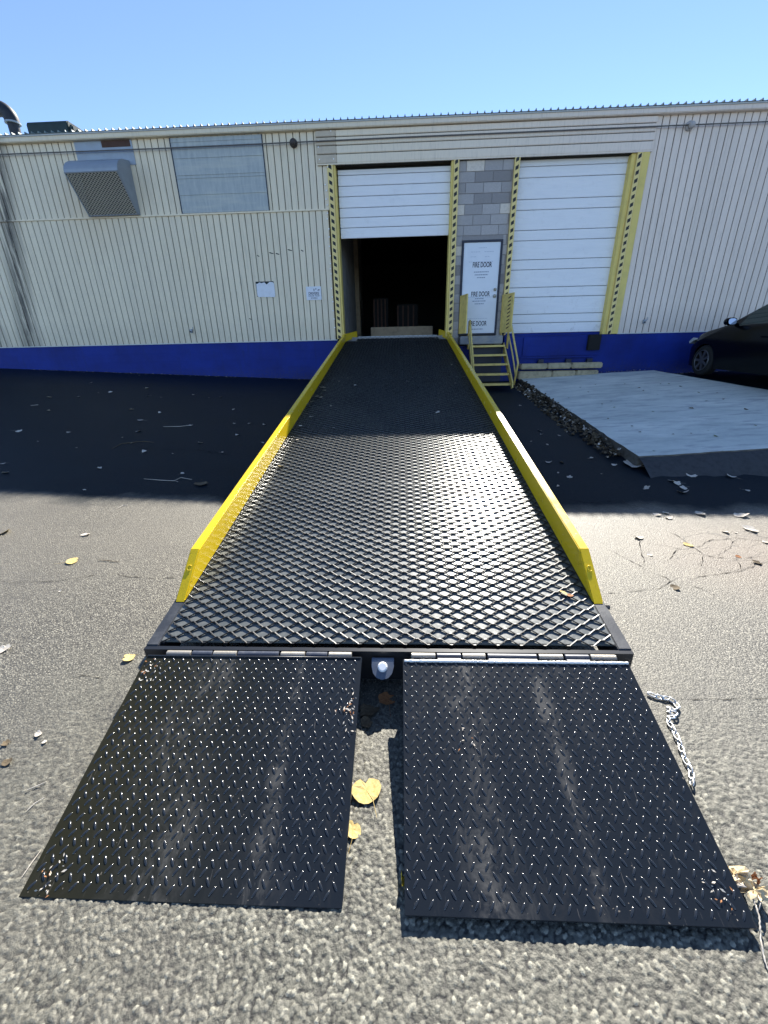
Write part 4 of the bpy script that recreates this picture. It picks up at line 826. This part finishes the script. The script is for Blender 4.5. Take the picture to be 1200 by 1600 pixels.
# hinges
def hx(u): return (u-627.5)/277.0-.003
segs = [(258,297,1),(299,331,0),(333,370,1),(372,437,0),(440,478,1),(480,513,0),(515,551,1),(643,680,1),(682,719,0),(721,756,1),(759,833,0),(836,872,1),(875,911,0),(913,951,1)]
for a_, b_, up_ in segs:
    x0, x1 = hx(a_), hx(b_); y_, z_ = YH-.045, dz(YH)-.030
    f = MB(); f.tube([(x0, y_, z_), (x0+.003, y_, z_), (x1-.003, y_, z_), (x1, y_, z_)], [.016, .0195, .0195, .016], 14)
    if up_: f.box(x0+.004, x1-.004, y_+.004, y_+.03, z_+.004, z_+.0145)
    else: f.box(x0+.004, x1-.004, y_-.03, y_-.004, z_-.002, z_+.008)
    rp(f, 'hinge_knuckle', M['steel'] if up_ else M['hinge_dark'] if 'hinge_dark' in M else M['black'], smooth=False)
# tow tab with bolt in the gap
tx_ = -.105; zt_ = dz(YH)-.075
f = MB(); pts = [(tx_-.062, zt_+.035), (tx_-.062, zt_+.005), (tx_-.053, zt_-.022), (tx_-.032, zt_-.040), (tx_, zt_-.047), (tx_+.032, zt_-.040), (tx_+.053, zt_-.022), (tx_+.062, zt_+.005), (tx_+.062, zt_+.035)]
Mt = Matrix.Translation((0, YH-.05, 0))
tt_ = empty('tow_tab', (tx_, YH-.05, zt_)); tt_.parent = RAMP; tt_.matrix_parent_inverse = Matrix.Translation(-Vector(RAMP.location))
f.prism([(p[0], p[1]) for p in pts], 'y', YH-.06, YH-.045)
sh = MB(); sh.v = [(x, y-(z-zt_)*-.9-.05*0, z) for x, y, z in f.v]; sh.f = f.f; sh.mi = f.mi
# lean the tab back so its face looks up towards the viewer
sh.v = [(x, (y+(z-(zt_+.035))*1.1), zt_+.035+(z-(zt_+.035))*.75) for x, y, z in f.v]
chp(tt_, sh, 'tab_plate', M['tab'] if 'tab' in M else m_paint('tow_tab_paint', (.10, .12, .16), .5, (.2, .2, .2), .4, 20), bevel=.002)
bc = Vector((tx_, YH-.0525-.036*1.1, zt_+.035-.036*.75)); nb = Vector((0, -.56, .83)).normalized()
f = MB(); f.tube([bc, bc+nb*.014, bc+nb*.020], [.027, .027, .020], 14); chp(tt_, f, 'bolt', M['screw'])

# tread-plate flaps
def flap(x0, x1, yh, zh, ye, ze, lab, seed):
    P0 = Vector((0, yh, zh)); P1 = Vector((0, ye, ze)); d = P1-P0; L = d.length; d.normalize(); nv = Vector((1, 0, 0)).cross(d); 
    if nv.z < 0: nv = -nv
    E = empty('lip_plate', ((x0+x1)/2, yh, zh)); E.parent = RAMP; E.matrix_parent_inverse = Matrix.Translation(-Vector(RAMP.location)); E['label'] = lab
    def pt(x, s, h): p = P0+d*s+nv*h; return (x, p.y, p.z)
    f = MB(); t = .020
    f.add([pt(x0, 0, -t), pt(x1, 0, -t), pt(x1, L, -t), pt(x0, L, -t), pt(x0, 0, 0), pt(x1, 0, 0), pt(x1, L, 0), pt(x0, L, 0)], [(0,1,2,3),(7,6,5,4),(0,1,5,4),(1,2,6,5),(2,3,7,6),(3,0,4,7)])
    chp(E, f, 'tread_plate', M['tread'], bevel=.0015, bseg=1)
    # raised lugs: two interleaved grids, opposite slants
    r = random.Random(seed); p = .0535; f = MB(); V, Fc = [], []
    ph = r.random()*.3
    def lug(cx, cs, ang):
        l, w, h = .0180, .0052, .0040; ca, sa = math.cos(ang), math.sin(ang); b0 = len(V); n_ = 8
        for rr, hh_ in ((1, -.0004), (.82, .6*h), (.5, .95*h)):
            for q_ in range(n_):
                t_ = 2*math.pi*q_/n_; a_, b_ = l*rr*math.cos(t_), w*rr*math.sin(t_)*(1 if abs(math.cos(t_)) < .9 else .8)
                V.append(pt(cx+a_*ca-b_*sa, cs+a_*sa+b_*ca, hh_))
        V.append(pt(cx, cs, h))
        for k in (0, 1):
            for q_ in range(n_): Fc.append((b0+k*n_+q_, b0+k*n_+(q_+1) % n_, b0+(k+1)*n_+(q_+1) % n_, b0+(k+1)*n_+q_))
        for q_ in range(n_): Fc.append((b0+2*n_+q_, b0+2*n_+(q_+1) % n_, b0+3*n_))
    ni, nj = int((x1-x0)/p)+2, int(L/p)+2
    for j in range(nj):
        for i in range(ni):
            for k, ang in ((0, .98), (.5, -.98+math.pi)):
                cx = x0+(i+k+ph)*p; cs = .028+(j+k)*p
                if x0+.012 < cx < x1-.012 and .026 < cs < L-.012: lug(cx, cs, ang)
    f.v = V; f.f = Fc; f.mi = [0]*len(Fc)
    o = chp(E, f, 'tread_lugs', M['lug'], smooth=True); o['kind'] = 'stuff'
    # gussets below
    for xx in (x0+.02, (x0+x1)/2, x1-.03):
        g_ = MB(); a0 = pt(xx, .03, -t); a1 = pt(xx, L*.62, -t); a2 = (xx, P0.y-.05, P0.z-.17)
        g_.add([a0, a1, a2, (a0[0]+.01, a0[1], a0[2]), (a1[0]+.01, a1[1], a1[2]), (a2[0]+.01, a2[1], a2[2])], [(0,1,2),(5,4,3),(0,1,4,3),(1,2,5,4),(2,0,3,5)])
        chp(E, g_, 'gusset', M['black'])
    return E, pt, L
E1, pt1, L1 = flap(-1.432, -.219, 1.752, .312, .797, .024, 'left tread-plate flap', 1)
E2, pt2, L2 = flap(.006, 1.200, 1.733, .318, .774, .050, 'right tread-plate flap with a welded upper edge', 2)
f = MB(); r = random.Random(4); x = .014; pts = []; rs = []
while x < 1.20: pts.append(pt2(x, .012, .003)); rs.append(r.uniform(.0065, .0095)); x += .006
f.tube(pts, rs, 8); chp(E2, f, 'weld_bead', mat('bright_weld', (.75, .75, .73), .3, .3), smooth=True)
f = MB(); f.tube([pt1(-1.425, .006, .002), pt1(-.225, .006, .002)], .005, 8); chp(E1, f, 'edge_strip', M['black'], smooth=True)

# ------------------------------------------------------------------ chain
CH = empty('steel_chain', CHAIN[0]); tag(CH, 'shiny steel chain lying on the asphalt beside the right flap', 'chain')
cpts = [Vector(p)+Vector((0, 0, .014)) for p in CHAIN]; dense = []
for i in range(len(cpts)-1):
    for k in range(6): dense.append(cpts[i].lerp(cpts[i+1], k/6))
dense.append(cpts[-1]); step = .030; acc = 0; last = dense[0]; nodes = [last]
for p in dense[1:]:
    if (p-last).length >= step: nodes.append(p.copy()); last = p
def link_mb():
    f = MB(); l, w = .015, .0085; pts = []
    for t in np.linspace(0, 2*math.pi, 16, endpoint=False): pts.append((l*math.copysign(abs(math.cos(t))**.8, math.cos(t)), w*math.sin(t), 0))
    return f.tube(pts, .0036, 6, closed=True)
lk = None
for i in range(len(nodes)-1):
    a_, b_ = nodes[i], nodes[i+1]; mid = (a_+b_)/2; dv = (b_-a_); ang = math.atan2(dv.y, dv.x)
    if lk is None: lk = link_mb().build('link', M['chain'], CH, smooth=True); o = lk
    else: o = lk.copy(); col.objects.link(o); o.parent = CH
    s_ = dv.length/.030; o.location = mid-Vector(CHAIN[0]); o.rotation_euler = ((math.pi/2*.72 if i % 2 else .25), 0, ang); o.scale = (1.22*s_, 1.15, 1.15)

# ------------------------------------------------------------------ car
def build_car():
    C_ = empty('parked_car', (6.90, 10.17, 1.13)); tag(C_, 'black car parked nose to the wall in the shade at the right', 'car')
    # local: x to the car's right (away from us), y forward; origin under the left front wheel's outer face
    hwm = .87; wf = 0.0; NT = .86
    def zt(t): return float(np.interp(t, [0,.04,.12,.3,.7,1.0,1.30,1.5,1.7,1.9,2.3,3.1,3.6,3.95,4.3,4.42,4.5], [.50,.68,.78,.86,.95,1.0,1.06,1.24,1.42,1.53,1.60,1.58,1.44,1.22,1.10,1.0,.62]))
    def belt(t): return float(np.interp(t, [0,1.25,2.2,3.6,4.5], [.5,1.0,1.03,1.06,1.0]))
    def zb(t):
        z = .17
        for tc in (.86, 3.5):
            d = abs(t-tc)
            if d < .37: z = max(z, .30+math.sqrt(.37**2-d*d))
        return z
    def hw(t, z):
        b_ = min(belt(t), zt(t)); w = .875-.05*((z-.62)/.42)**2
        if t < .75: w *= 1-.30*((.75-t)/.75)**2.2
        if t > 3.9: w *= 1-.16*((t-3.9)/.6)**2
        if z > b_: w -= .22*((z-b_)/.47)
        return w
    ts = sorted(set([0,.02,.06,.12,.2,.3,.4]+[.49+.37*2*k/12 for k in range(13)]+[1.3,1.36,1.42,1.5,1.6,1.7,1.8,1.9,2.05,2.25,2.5,2.56,2.62,2.8,3.0]+[3.13+.74*k/12 for k in range(13)]+[3.95,4.1,4.25,4.35,4.42,4.47,4.5]))
    body, sides, shield = MB(), [], MB()
    NL, NU = 8, 5; up_f = [0, .08, .35, .65, .88, 1.0]
    def column(t, sgn):
        zb_, zt_ = zb(t), zt(t); bz_ = min(belt(t), zt_-.002); out = []
        for k in range(NL+1): z = zb_+(bz_-zb_)*k/NL; out.append((hwm-0+sgn*hw(t, z)*1.0, NT-t, z))
        for k in range(1, NU+1):
            z = bz_+(zt_-bz_)*up_f[k]; inset = .04 if k == NU else 0
            out.append((hwm+sgn*(hw(t, z)-inset), NT-t, z))
        return out
    for sgn in (-1, 1):
        side = MB(); side2 = MB(); sides += [side, side2]
        cols = [column(t, sgn) for t in ts]; n_ = NL+NU+1
        for i in range(len(ts)-1):
            for k in range(n_-1):
                q = [cols[i][k], cols[i+1][k], cols[i+1][k+1], cols[i][k+1]]; tm = (ts[i]+ts[i+1])/2
                win = (NL+1 <= k <= NL+3) and ((1.6 < tm < 2.50) or (2.62 < tm < 3.45))
                ((side if tm < 2.55 else side2) if win else body).add(q, [(0, 1, 2, 3)])
    # top
    for i in range(len(ts)-1):
        for k in range(8):
            def tp(t, u): a_ = column(t, -1)[-1]; b_ = column(t, 1)[-1]; x = a_[0]+(b_[0]-a_[0])*u; return (x, a_[1], a_[2]+.035*(1-(2*u-1)**2)*min(1, t*2))
            q = [tp(ts[i], k/8), tp(ts[i+1], k/8), tp(ts[i+1], (k+1)/8), tp(ts[i], (k+1)/8)]; tm = (ts[i]+ts[i+1])/2
            (shield if (1.36 < tm < 1.85 or 3.45 < tm < 3.92) and 0 < k < 7 else body).add(q, [(0, 1, 2, 3)])
    # ends
    for t in (ts[0], ts[-1]):
        a_ = column(t, -1); b_ = column(t, 1)
        for k in range(len(a_)-1): body.add([a_[k], a_[k+1], b_[k+1], b_[k]], [(0, 1, 2, 3)])
    def cp(mb, nm, m, smooth=True):
        me_ob = mb.build(nm, m, C_, smooth=False)
        bm = bmesh.new(); bm.from_mesh(me_ob.data); bmesh.ops.remove_doubles(bm, verts=bm.verts, dist=.0015); bmesh.ops.recalc_face_normals(bm, faces=bm.faces); bm.to_mesh(me_ob.data); bm.free()
        if smooth: shade_auto(me_ob, 40)
        return me_ob
    cp(body, 'body', M['black_paint']); [cp(sd_, 'side_window', M['glass']) for sd_ in sides]; cp(shield, 'windshield', M['glass'])
    f = MB(); f.box(.15, 1.59, -3.5, .42, .16, .5); cp(f, 'underbody', M['rubber'], False)
    f = MB(); f.box(.2, 1.5, -2.6, -.7, .5, .95); cp(f, 'seats', M['rubber'], False)
    for sgn, x_ in ((-1, .0), (1, 1.74)):
        for yw in (0, -2.64):
            wn_ = empty('wheel', (x_, yw, .32), parent=C_)
            a_, b_ = (0.0, .21) if sgn < 0 else (-.21, 0.0); f = MB(); o_ = a_ if sgn < 0 else b_
            pr = [(a_, .22), (a_, .30), (a_+.025, .325), (b_-.025, .325), (b_, .30), (b_, .22)]
            V = []; Fs = []; n_ = 28
            for q_ in range(n_):
                an = 2*math.pi*q_/n_
                for (xx, rr) in pr: V.append((xx, rr*math.cos(an), rr*math.sin(an)))
            for q_ in range(n_):
                for k in range(6): Fs.append((q_*6+k, q_*6+(k+1) % 6, ((q_+1) % n_)*6+(k+1) % 6, ((q_+1) % n_)*6+k))
            f.add(V, Fs); shade_auto(f.build('tyre', M['rubber'], wn_), 40)
            f = MB(); ox = -.004 if sgn < 0 else .004; s2 = 1 if sgn < 0 else -1
            f.tube([(ox+s2*.02, 0, 0), (ox, 0, 0)], .05, 14)
            for k in range(7):
                an = 2*math.pi*k/7; ca, sa = math.cos(an), math.sin(an)
                f.add([(ox+s2*(.004 if r_ < .1 else .0), r_*ca-w_*sa, r_*sa+w_*ca) for r_, w_ in ((.03, -.022), (.215, -.028), (.215, .028), (.03, .022))]+[(ox+s2*.03, r_*ca-w_*sa, r_*sa+w_*ca) for r_, w_ in ((.03, -.022), (.215, -.028), (.215, .028), (.03, .022))], [(0,1,2,3),(7,6,5,4),(0,1,5,4),(1,2,6,5),(2,3,7,6),(3,0,4,7)])
            ring = [(ox, .215*math.cos(t_), .215*math.sin(t_)) for t_ in np.linspace(0, 2*math.pi, 28, endpoint=False)]; f.tube(ring, .012, 6, closed=True)
            f.build('rim', M['alloy'], wn_)
            f = MB(); f.tube([(s2*.06, 0, 0), (s2*.07, 0, 0)], .2, 20); f.build('brake_disc', M['black'], wn_)
    # mirrors
    for sgn, x_ in ((-1, -.10), (1, 1.84)):
        mr = empty('wing_mirror', (x_, NT-1.49, 1.12), parent=C_)
        f = MB(); n_ = 14
        V = []; secs = [(-.09, 1.0), (-.07, 1.06), (0, .95), (.06, .6), (.085, .25)]
        for yy, sc in secs:
            for q_ in range(n_): an = 2*math.pi*q_/n_; V.append((.10*sc*math.copysign(abs(math.cos(an))**.7, math.cos(an)), yy, .072*sc*math.copysign(abs(math.sin(an))**.7, math.sin(an))))
        Fs = [(i*n_+q_, i*n_+(q_+1) % n_, (i+1)*n_+(q_+1) % n_, (i+1)*n_+q_) for i in range(4) for q_ in range(n_)]+[tuple(range(n_)), tuple(range(4*n_, 5*n_))]
        f.add(V, Fs); f.add([(-sgn*.06, -.03, -.05), (-sgn*.06, .03, -.05), (-sgn*.2, .03, -.09), (-sgn*.2, -.03, -.09), (-sgn*.06, -.03, -.01), (-sgn*.06, .03, -.01), (-sgn*.2, .03, -.04), (-sgn*.2, -.03, -.04)], [(0,1,2,3),(4,5,6,7),(0,1,5,4),(2,3,7,6),(1,2,6,5),(3,0,4,7)])
        shade_auto(f.build('housing', M['black_paint'], mr), 40)
        f = MB(); V = [(.080*math.copysign(abs(math.cos(2*math.pi*q_/n_))**.7, math.cos(2*math.pi*q_/n_)), -.0925+.10*.0, .058*math.copysign(abs(math.sin(2*math.pi*q_/n_))**.7, math.sin(2*math.pi*q_/n_))) for q_ in range(n_)]
        V = [(x, y-.003-.30*(.058-z), z) for x, y, z in V]; f.add(V, [tuple(range(n_))]); f.build('mirror_face', M['mirror'], mr)
    for x0, x1 in ((.06, .30), (1.44, 1.68)):
        f = MB(); f.add([(x0, .70, .70), (x1, .78, .68), (x1, .73, .77), (x0, .58, .79), (x0+.0, .66, .66), (x1, .74, .64), (x1, .66, .73), (x0, .5, .75)], [(0,1,2,3),(7,6,5,4),(0,1,5,4),(1,2,6,5),(2,3,7,6),(3,0,4,7)]); f.build('headlight', M['lamp_lens'], C_)
    for x_ in (-.015, 1.74):
        for yy in (-1.55, -2.5):
            f = MB(); f.box(x_, x_+.02, yy-.1, yy+.1, .83, .855); f.build('door_handle', M['black_paint'], C_, bevel=.006)
    sh_ = math.atan2(gzf(7.6, 10.0)-gzf(7.7, 7.4), 2.6)
    C_.rotation_euler = (.035, 0, 0); return C_
CAR = build_car()

# ------------------------------------------------------------------ wooden board inside the dock
o = MB().box(-.86, .95, 13.0, 13.06, 2.14, 2.42).build('wooden_board', M['int_wood'], None, bevel=.01); tag(o, 'long low wooden board standing on the dark dock floor inside the open door', 'board')
for x_, h_, w_, lb in ((-.65, 1.25, .5, 'dark tall crate stack at the left inside the dock'), (.25, 1.05, .7, 'dark crate stack in the middle inside the dock')):
    r_ = empty('storage_crate', (x_, 15.5, 2.14)); tag(r_, lb, 'crate')
    f = MB(); f.box(x_-w_/2, x_+w_/2, 15.2, 15.9, 2.14, 2.14+h_); chp(r_, f, 'crate_body', M['rubber'], bevel=.01)
    f = MB(); [f.box(x_-w_/2+k*w_/4, x_-w_/2+k*w_/4+.05, 15.17, 15.198, 2.16, 2.1+h_) for k in range(4)]; chp(r_, f, 'crate_slats', M['brown'])

# ------------------------------------------------------------------ leaves, twigs, litter
def leaf_mb(kind, size, rr):
    f = MB(); n_ = 16; s = size/2; pts = []
    for k in range(n_):
        a_ = 2*math.pi*k/n_
        if kind == 1: r_ = (1-.32*math.sin(a_)) if True else 1; r_ = .92+.10*math.cos(2*a_)-.22*max(0, -math.sin(a_))**2*0+.0; r_ *= (1-.45*math.exp(-((a_-math.pi/2)/.28)**2)); r_ *= 1+rr.uniform(-.06, .06)
        elif kind in (0, 2, 3, 4): r_ = .72+.28*abs(math.sin(a_*2.5+rr.random()*.4))+rr.uniform(-.12, .12)
        else: r_ = .55+.45*abs(math.cos(a_))+rr.uniform(-.05, .05)
        pts.append((s*r_*math.cos(a_), s*r_*math.sin(a_)*(.8 if kind != 1 else 1.0)))
    curl = rr.uniform(.25, .6) if kind != 1 else .22; ax = rr.uniform(0, 3.14)
    def zz(x, y): u = x*math.cos(ax)+y*math.sin(ax); w = -x*math.sin(ax)+y*math.cos(ax); return curl*(u*u)/s + .10*abs(w)*(1 if kind != 1 else .4) + rr.uniform(-.03, .03)*s
    V = [(0, 0, 0)]+[(x*.5, y*.5, zz(x*.5, y*.5)) for x, y in pts]+[(x, y, zz(x, y)) for x, y in pts]
    Fs = [(0, 1+k, 1+(k+1) % n_) for k in range(n_)]+[(1+k, 1+n_+k, 1+n_+(k+1) % n_, 1+(k+1) % n_) for k in range(n_)]
    f.add(V, Fs)
    if kind in (0, 1, 3): f.tube([(0, 0, .001*1), (s*.3, -s*.7, .12*s), (s*rr.uniform(.2, .8), -s*rr.uniform(1.6, 2.3), .25*s)], [.018*s+.0006, .018*s+.0005, .012*s+.0004], 5)
    return f
DESC = {'sl': 'lying on the shaded asphalt left of the ramp', 'sr': 'lying on the shaded asphalt right of the ramp', 'nr': 'on the cracked sunlit asphalt right of the ramp', 'nl': 'on the sunlit asphalt left of the ramp', 'gap': 'on the ground between the two flaps', 'deck': 'on the ramp deck', 'pad': 'on the pale concrete slab'}
KD = {0: 'pale dry', 1: 'yellow', 2: 'brown', 3: 'orange', 4: 'grey crumpled', 5: 'pale torn', 6: 'bright yellow', 7: 'greenish'}
KM = {0: 0, 1: 1, 2: 2, 3: 3, 4: 2, 5: 0, 6: 5, 7: 4}
SPECIAL = {('gap', 1, 0): 'large heart-shaped yellow leaf in the sunlit gap between the flaps', ('gap', 1, 1): 'small yellow leaf tucked against the edge of the left flap', ('gap', 2, 0): 'large brown leaf in the shade below the tow tab', ('gap', 2, 1): 'smaller brown leaf lowest in the shade below the tow tab', ('gap', 3, 0): 'orange-brown leaf in the deep shade right below the tow tab', ('gap', 6, 0): 'bright yellow leaf standing at the inner edge of the right flap', ('sl', 4, 0): 'big grey crumpled leaf cluster on the shaded asphalt beside the ramp', ('sr', 5, 0): 'big pale torn scrap at the corner of the concrete slab', ('deck', 3, 0): 'small orange leaf on the deck mesh near the right kerb end', ('deck', 1, 0): 'yellow leaf on the deck against the left kerb', ('deck', 1, 1): 'pale yellow leaf beside the orange one near the right kerb end', ('deck', 7, 0): 'tiny green leaf on the sunlit middle of the deck', ('nl', 1, 0): 'yellow leaf at the left edge of the picture on the sunlit asphalt', ('nl', 1, 1): 'yellow leaf with upright stem above the long crack left of the ramp', ('nl', 1, 2): 'yellow leaf standing beside the left flap corner', ('nr', 3, 0): 'orange leaf on the cracked asphalt far right', ('nr', 1, 0): 'yellow leaf on the cracked asphalt right of the ramp'}
cnt = {}; rr = random.Random(11); cache = {}; PEND = []
for (x, y, z, s, k, zn) in LEAVES:
    i_ = cnt.get((zn, k), 0); cnt[(zn, k)] = i_+1
    s = max(s, .03); key = (k, i_ % 4)
    if key not in cache: cache[key] = leaf_mb(k if k < 4 else 0, 1.0, rr).build('fallen_leaf', LEAFM[KM[k]]); o = cache[key]
    else: o = cache[key].copy(); col.objects.link(o)
    o.scale = (s, s, s*.8)
    lift = {'deck': .014, 'pad': .004}.get(zn, .004)
    o.location = (x, y, z+lift); o.rotation_euler = (rr.uniform(-.25, .25)+(.18 if zn == 'deck' else .1), rr.uniform(-.25, .25), rr.uniform(0, 6.28))
    if (zn, k, i_) == ('gap', 1, 0): o.rotation_euler = (.12, 0, .25); o.location.z += .006
    if (zn, k, i_) == ('gap', 1, 1): o.rotation_euler = (.1, .3, -.25); o.location.z += .006
    if (zn, k, i_) == ('gap', 6, 0): o.rotation_euler = (0, 1.25, .1); o.location.z += .02
    lb = SPECIAL.get((zn, k, i_))
    if lb: tag(o, lb, 'leaf')
    else: PEND.append((o, zn, k, x, y))
ORD = ['leftmost', 'second from left', 'third from left', 'fourth from left', 'fifth from left', 'sixth from left', 'seventh from left', 'eighth from left', 'ninth from left', 'tenth from left', 'eleventh from left', 'twelfth from left', 'thirteenth from left', 'fourteenth from left', 'fifteenth from left', 'sixteenth from left', 'seventeenth from left']
ROWS = {'sl': [(8.6, 'nearest the blue wall left of the ramp'), (7.4, 'in the left shade, second strip from the wall'), (6.3, 'in the middle strip of the left shade'), (5.2, 'low in the shade left of the ramp'), (-9, 'just inside the left shadow edge')],
        'sr': [(7.0, 'in the shade beside the litter drift'), (5.6, 'in the shade beside the slab corner'), (4.7, 'in the shade in front of the slab'), (-9, 'just inside the right shadow edge')],
        'nr': [(3.4, 'just outside the right shadow edge'), (-9, 'on the cracked sunlit asphalt at the right')],
        'nl': [(2.2, 'on sunlit asphalt at the far left'), (-9, 'on the sunlit asphalt left of the left flap')],
        'gap': [(-9, 'between the flaps')],
        'deck': [(9.0, 'near the top of the ramp deck'), (7.2, 'on the upper shaded ramp deck'), (5.6, 'on the lower shaded ramp deck'), (-9, 'on the sunlit ramp deck')],
        'pad': [(9.6, 'on the concrete slab nearest the wall'), (8.3, 'on the far half of the slab'), (7.0, 'across the middle of the slab'), (6.0, 'on the near half of the slab'), (-9, 'along the front of the slab')]}
cells = {}
for o, zn, k, x, y in PEND:
    row = next(nm for lim, nm in ROWS[zn] if y > lim); cells.setdefault((zn, KD[k], row), []).append((x, o))
for (zn, kd, row), lst in cells.items():
    lst.sort(key=lambda q: q[0])
    for i_, (x, o) in enumerate(lst):
        lb = f'{kd} leaf {row}' + ('' if len(lst) == 1 else ', '+(ORD[i_] if i_ < len(ORD) else 'near its right end'))
        tag(o, lb, 'leaf', f'{kd} leaves {DESC[zn]}')
TWL = ['curved pale twig in the shade above the dark seam', 'long pale twig lying beside the crumpled leaves in the shade', 'thin straight twig near the ramp in the shade', 'tiny twig in the shade at the far left', 'short dark twig beside the yellow leaf on sunlit asphalt', 'thin bent twig just below the shadow edge', 'thick short pale twig left of the left flap', 'thin pale twig beside the left flap edge', 'long pale straw lying along the near corner of the left flap']
for (zn, pts), lb in zip(TWIGS, TWL):
    d_ = (Vector(pts[0])-Vector((0, 0, 1.9))).length; r0 = .0005*d_ + .0010
    f = MB(); f.tube([(p[0], p[1], p[2]+.007) for p in pts], [r0*.5]+[r0]*(len(pts)-2)+[r0*.6], 6)
    if len(pts) > 4: q_ = pts[2]; f.tube([(q_[0], q_[1], q_[2]+.008), (q_[0]+.1, q_[1]-.08, q_[2]+.02)], r0*.6, 5)
    o = f.build('twig', LEAFM[2] if 'dark' in lb else LEAFM[0]); tag(o, lb, 'twig')
# leaf litter heaped along the pad edge
f = MB(); rr = random.Random(21)
for i in range(len(LITTER)-1):
    a_, b_ = Vector(LITTER[i]), Vector(LITTER[i+1]); L_ = (b_-a_).length
    for k in range(int(L_*190)):
        p = a_.lerp(b_, rr.random()); ex = 3.2-.02; u = rr.random(); x = ex-.03-(rr.random()**1.4)*(.34 if i < 6 else .22); hgt = max(0, 1-(ex-x)/.36)*.13
        s = rr.uniform(.018, .042); zc_ = gzf(x, p.y)+.004+hgt*rr.random(); 
        Mx = Matrix.Translation((x, p.y+rr.uniform(-.05, .05), zc_)) @ Matrix.Rotation(rr.uniform(0, 6.28), 4, 'Z') @ Matrix.Rotation(rr.uniform(-1, 1), 4, 'X') @ Matrix.Rotation(rr.uniform(-.8, .8), 4, 'Y')
        V = [Mx @ Vector(q) for q in ((-s, 0, 0), (-s*.3, -s*.7, s*.2), (s*.6, -s*.5, 0), (s, 0, s*.3), (s*.4, s*.7, 0), (-s*.4, s*.6, s*.25))]
        f.add(V, [(0, 1, 2, 3), (0, 3, 4, 5)], rr.choice((0, 0, 0, 2, 0, 1, 2)))
o = f.build('leaf_litter', [LEAFM[2], LEAFM[0], m_leaf('leaf_litter_dark', (.07, .05, .03), (.04, .03, .02))]); tag(o, 'drift of dark dry leaves along the left edge of the concrete slab', kind='stuff')
f = MB()
for i in range(420):
    if rr.random() < .55: x = rr.uniform(-10, -1.8)
    else: x = rr.uniform(5.2, 9.5)
    y = 11.33-abs(rr.gauss(0, .06)); s = rr.uniform(.008, .02); z = gzf(x, y)+.004
    if 6.3 > x > 3: z = padz(x, y)+.003
    V = [(x-s, y, z), (x, y-s, z+s*.4), (x+s, y, z), (x, y+s, z+s*.5)]; f.add(V, [(0, 1, 2, 3)], rr.choice((0, 1)))
o = f.build('wall_foot_debris', [LEAFM[2], LEAFM[0]]); tag(o, 'crumbs of dry leaves along the foot of the blue wall', kind='stuff')
# dried crumbs on the flaps
f = MB()
for cx, cs, n_, E_, pt_ in ((-1.38, .10, 26, 1, pt1), (-.26, .30, 34, 1, pt1), (-1.34, .93, 20, 1, pt1), (1.12, .90, 16, 2, pt2), (.30, .4, 8, 2, pt2)):
    for k in range(n_):
        x = cx+rr.gauss(0, .025); s_ = cs+rr.gauss(0, .04); s = rr.uniform(.003, .011)
        if not (-1.43 < x < -.222 or .01 < x < 1.2): continue
        a_ = rr.uniform(0, 6.28); V = [pt_(x+s*math.cos(a_+q)*(1 if q_ % 2 else .35), s_+s*math.sin(a_+q)*(1 if q_ % 2 else .35), .004+rr.uniform(0, .004)) for q_, q in enumerate((0, 1.57, 3.14, 4.71))]
        f.add(V, [(0, 1, 2, 3)], rr.choice((0, 0, 1)))
o = f.build('leaf_crumbs', [LEAFM[0], LEAFM[3]]); tag(o, 'crumbs of broken leaves on the corners of the two flaps', kind='stuff')
# crumpled pale leaf with a knobbly stalk at the corner of the right flap
SD = empty('crumpled_leaf', (SEED[0][0]+.05, SEED[0][1], .02)); tag(SD, 'large crumpled pale leaf on a long knobbly stalk at the corner of the right flap', 'leaf')
M['husk'] = m_leaf('leaf_husk', (.62, .52, .34), (.46, .36, .2)); rr = random.Random(31); base = Vector((1.262, .872, .055))
def crumple(cx, cy, cz, sx, sy, seed, m_):
    q = random.Random(seed); f = MB(); n_ = 22; V = [(cx, cy, cz)]
    for ring in (.4, .75, 1.0):
        for k in range(n_):
            a_ = 2*math.pi*k/n_; r_ = ring*(1+(q.uniform(-.28, .28) if ring == 1 else q.uniform(-.06, .06))); V.append((cx+sx*r_*math.cos(a_), cy+sy*r_*math.sin(a_), cz+q.uniform(-.007, .012)+.014*ring*math.sin(a_*3+seed)))
    Fs = [(0, 1+k, 1+(k+1) % n_) for k in range(n_)]
    for g_ in range(2):
        for k in range(n_): Fs.append((1+g_*n_+k, 1+(g_+1)*n_+k, 1+(g_+1)*n_+(k+1) % n_, 1+g_*n_+(k+1) % n_))
    f.add(V, Fs); chp(SD, f, 'blade', m_, smooth=False)
crumple(1.235, .930, .045, .052, .030, 1, M['husk']); crumple(1.262, .875, .06, .05, .034, 2, M['husk']); crumple(1.288, .905, .072, .012, .012, 3, LEAFM[3]); crumple(1.215, .90, .05, .035, .02, 5, LEAFM[0])
f = MB(); pts = [Vector((1.235, .872, .06)), Vector((1.236, .85, .062)), Vector((1.232, .828, .06)), Vector((1.222, .80, .052)), Vector((1.205, .77, .04)), Vector((1.185, .735, .03)), Vector((1.175, .705, .02)), Vector((1.17, .675, .012))]
dn = []
for i in range(len(pts)-1):
    for k in range(5): dn.append(pts[i].lerp(pts[i+1], k/5)+Vector((rr.uniform(-.0014, .0014), 0, rr.uniform(-.0014, .0014))))
f.tube(dn, [rr.uniform(.0019, .0034) for _ in dn], 6)
f.tube([(1.262, .862, .062), (1.255, .84, .064), (1.236, .822, .058)], .0016, 5)
chp(SD, f, 'stalk', LEAFM[0], smooth=True)
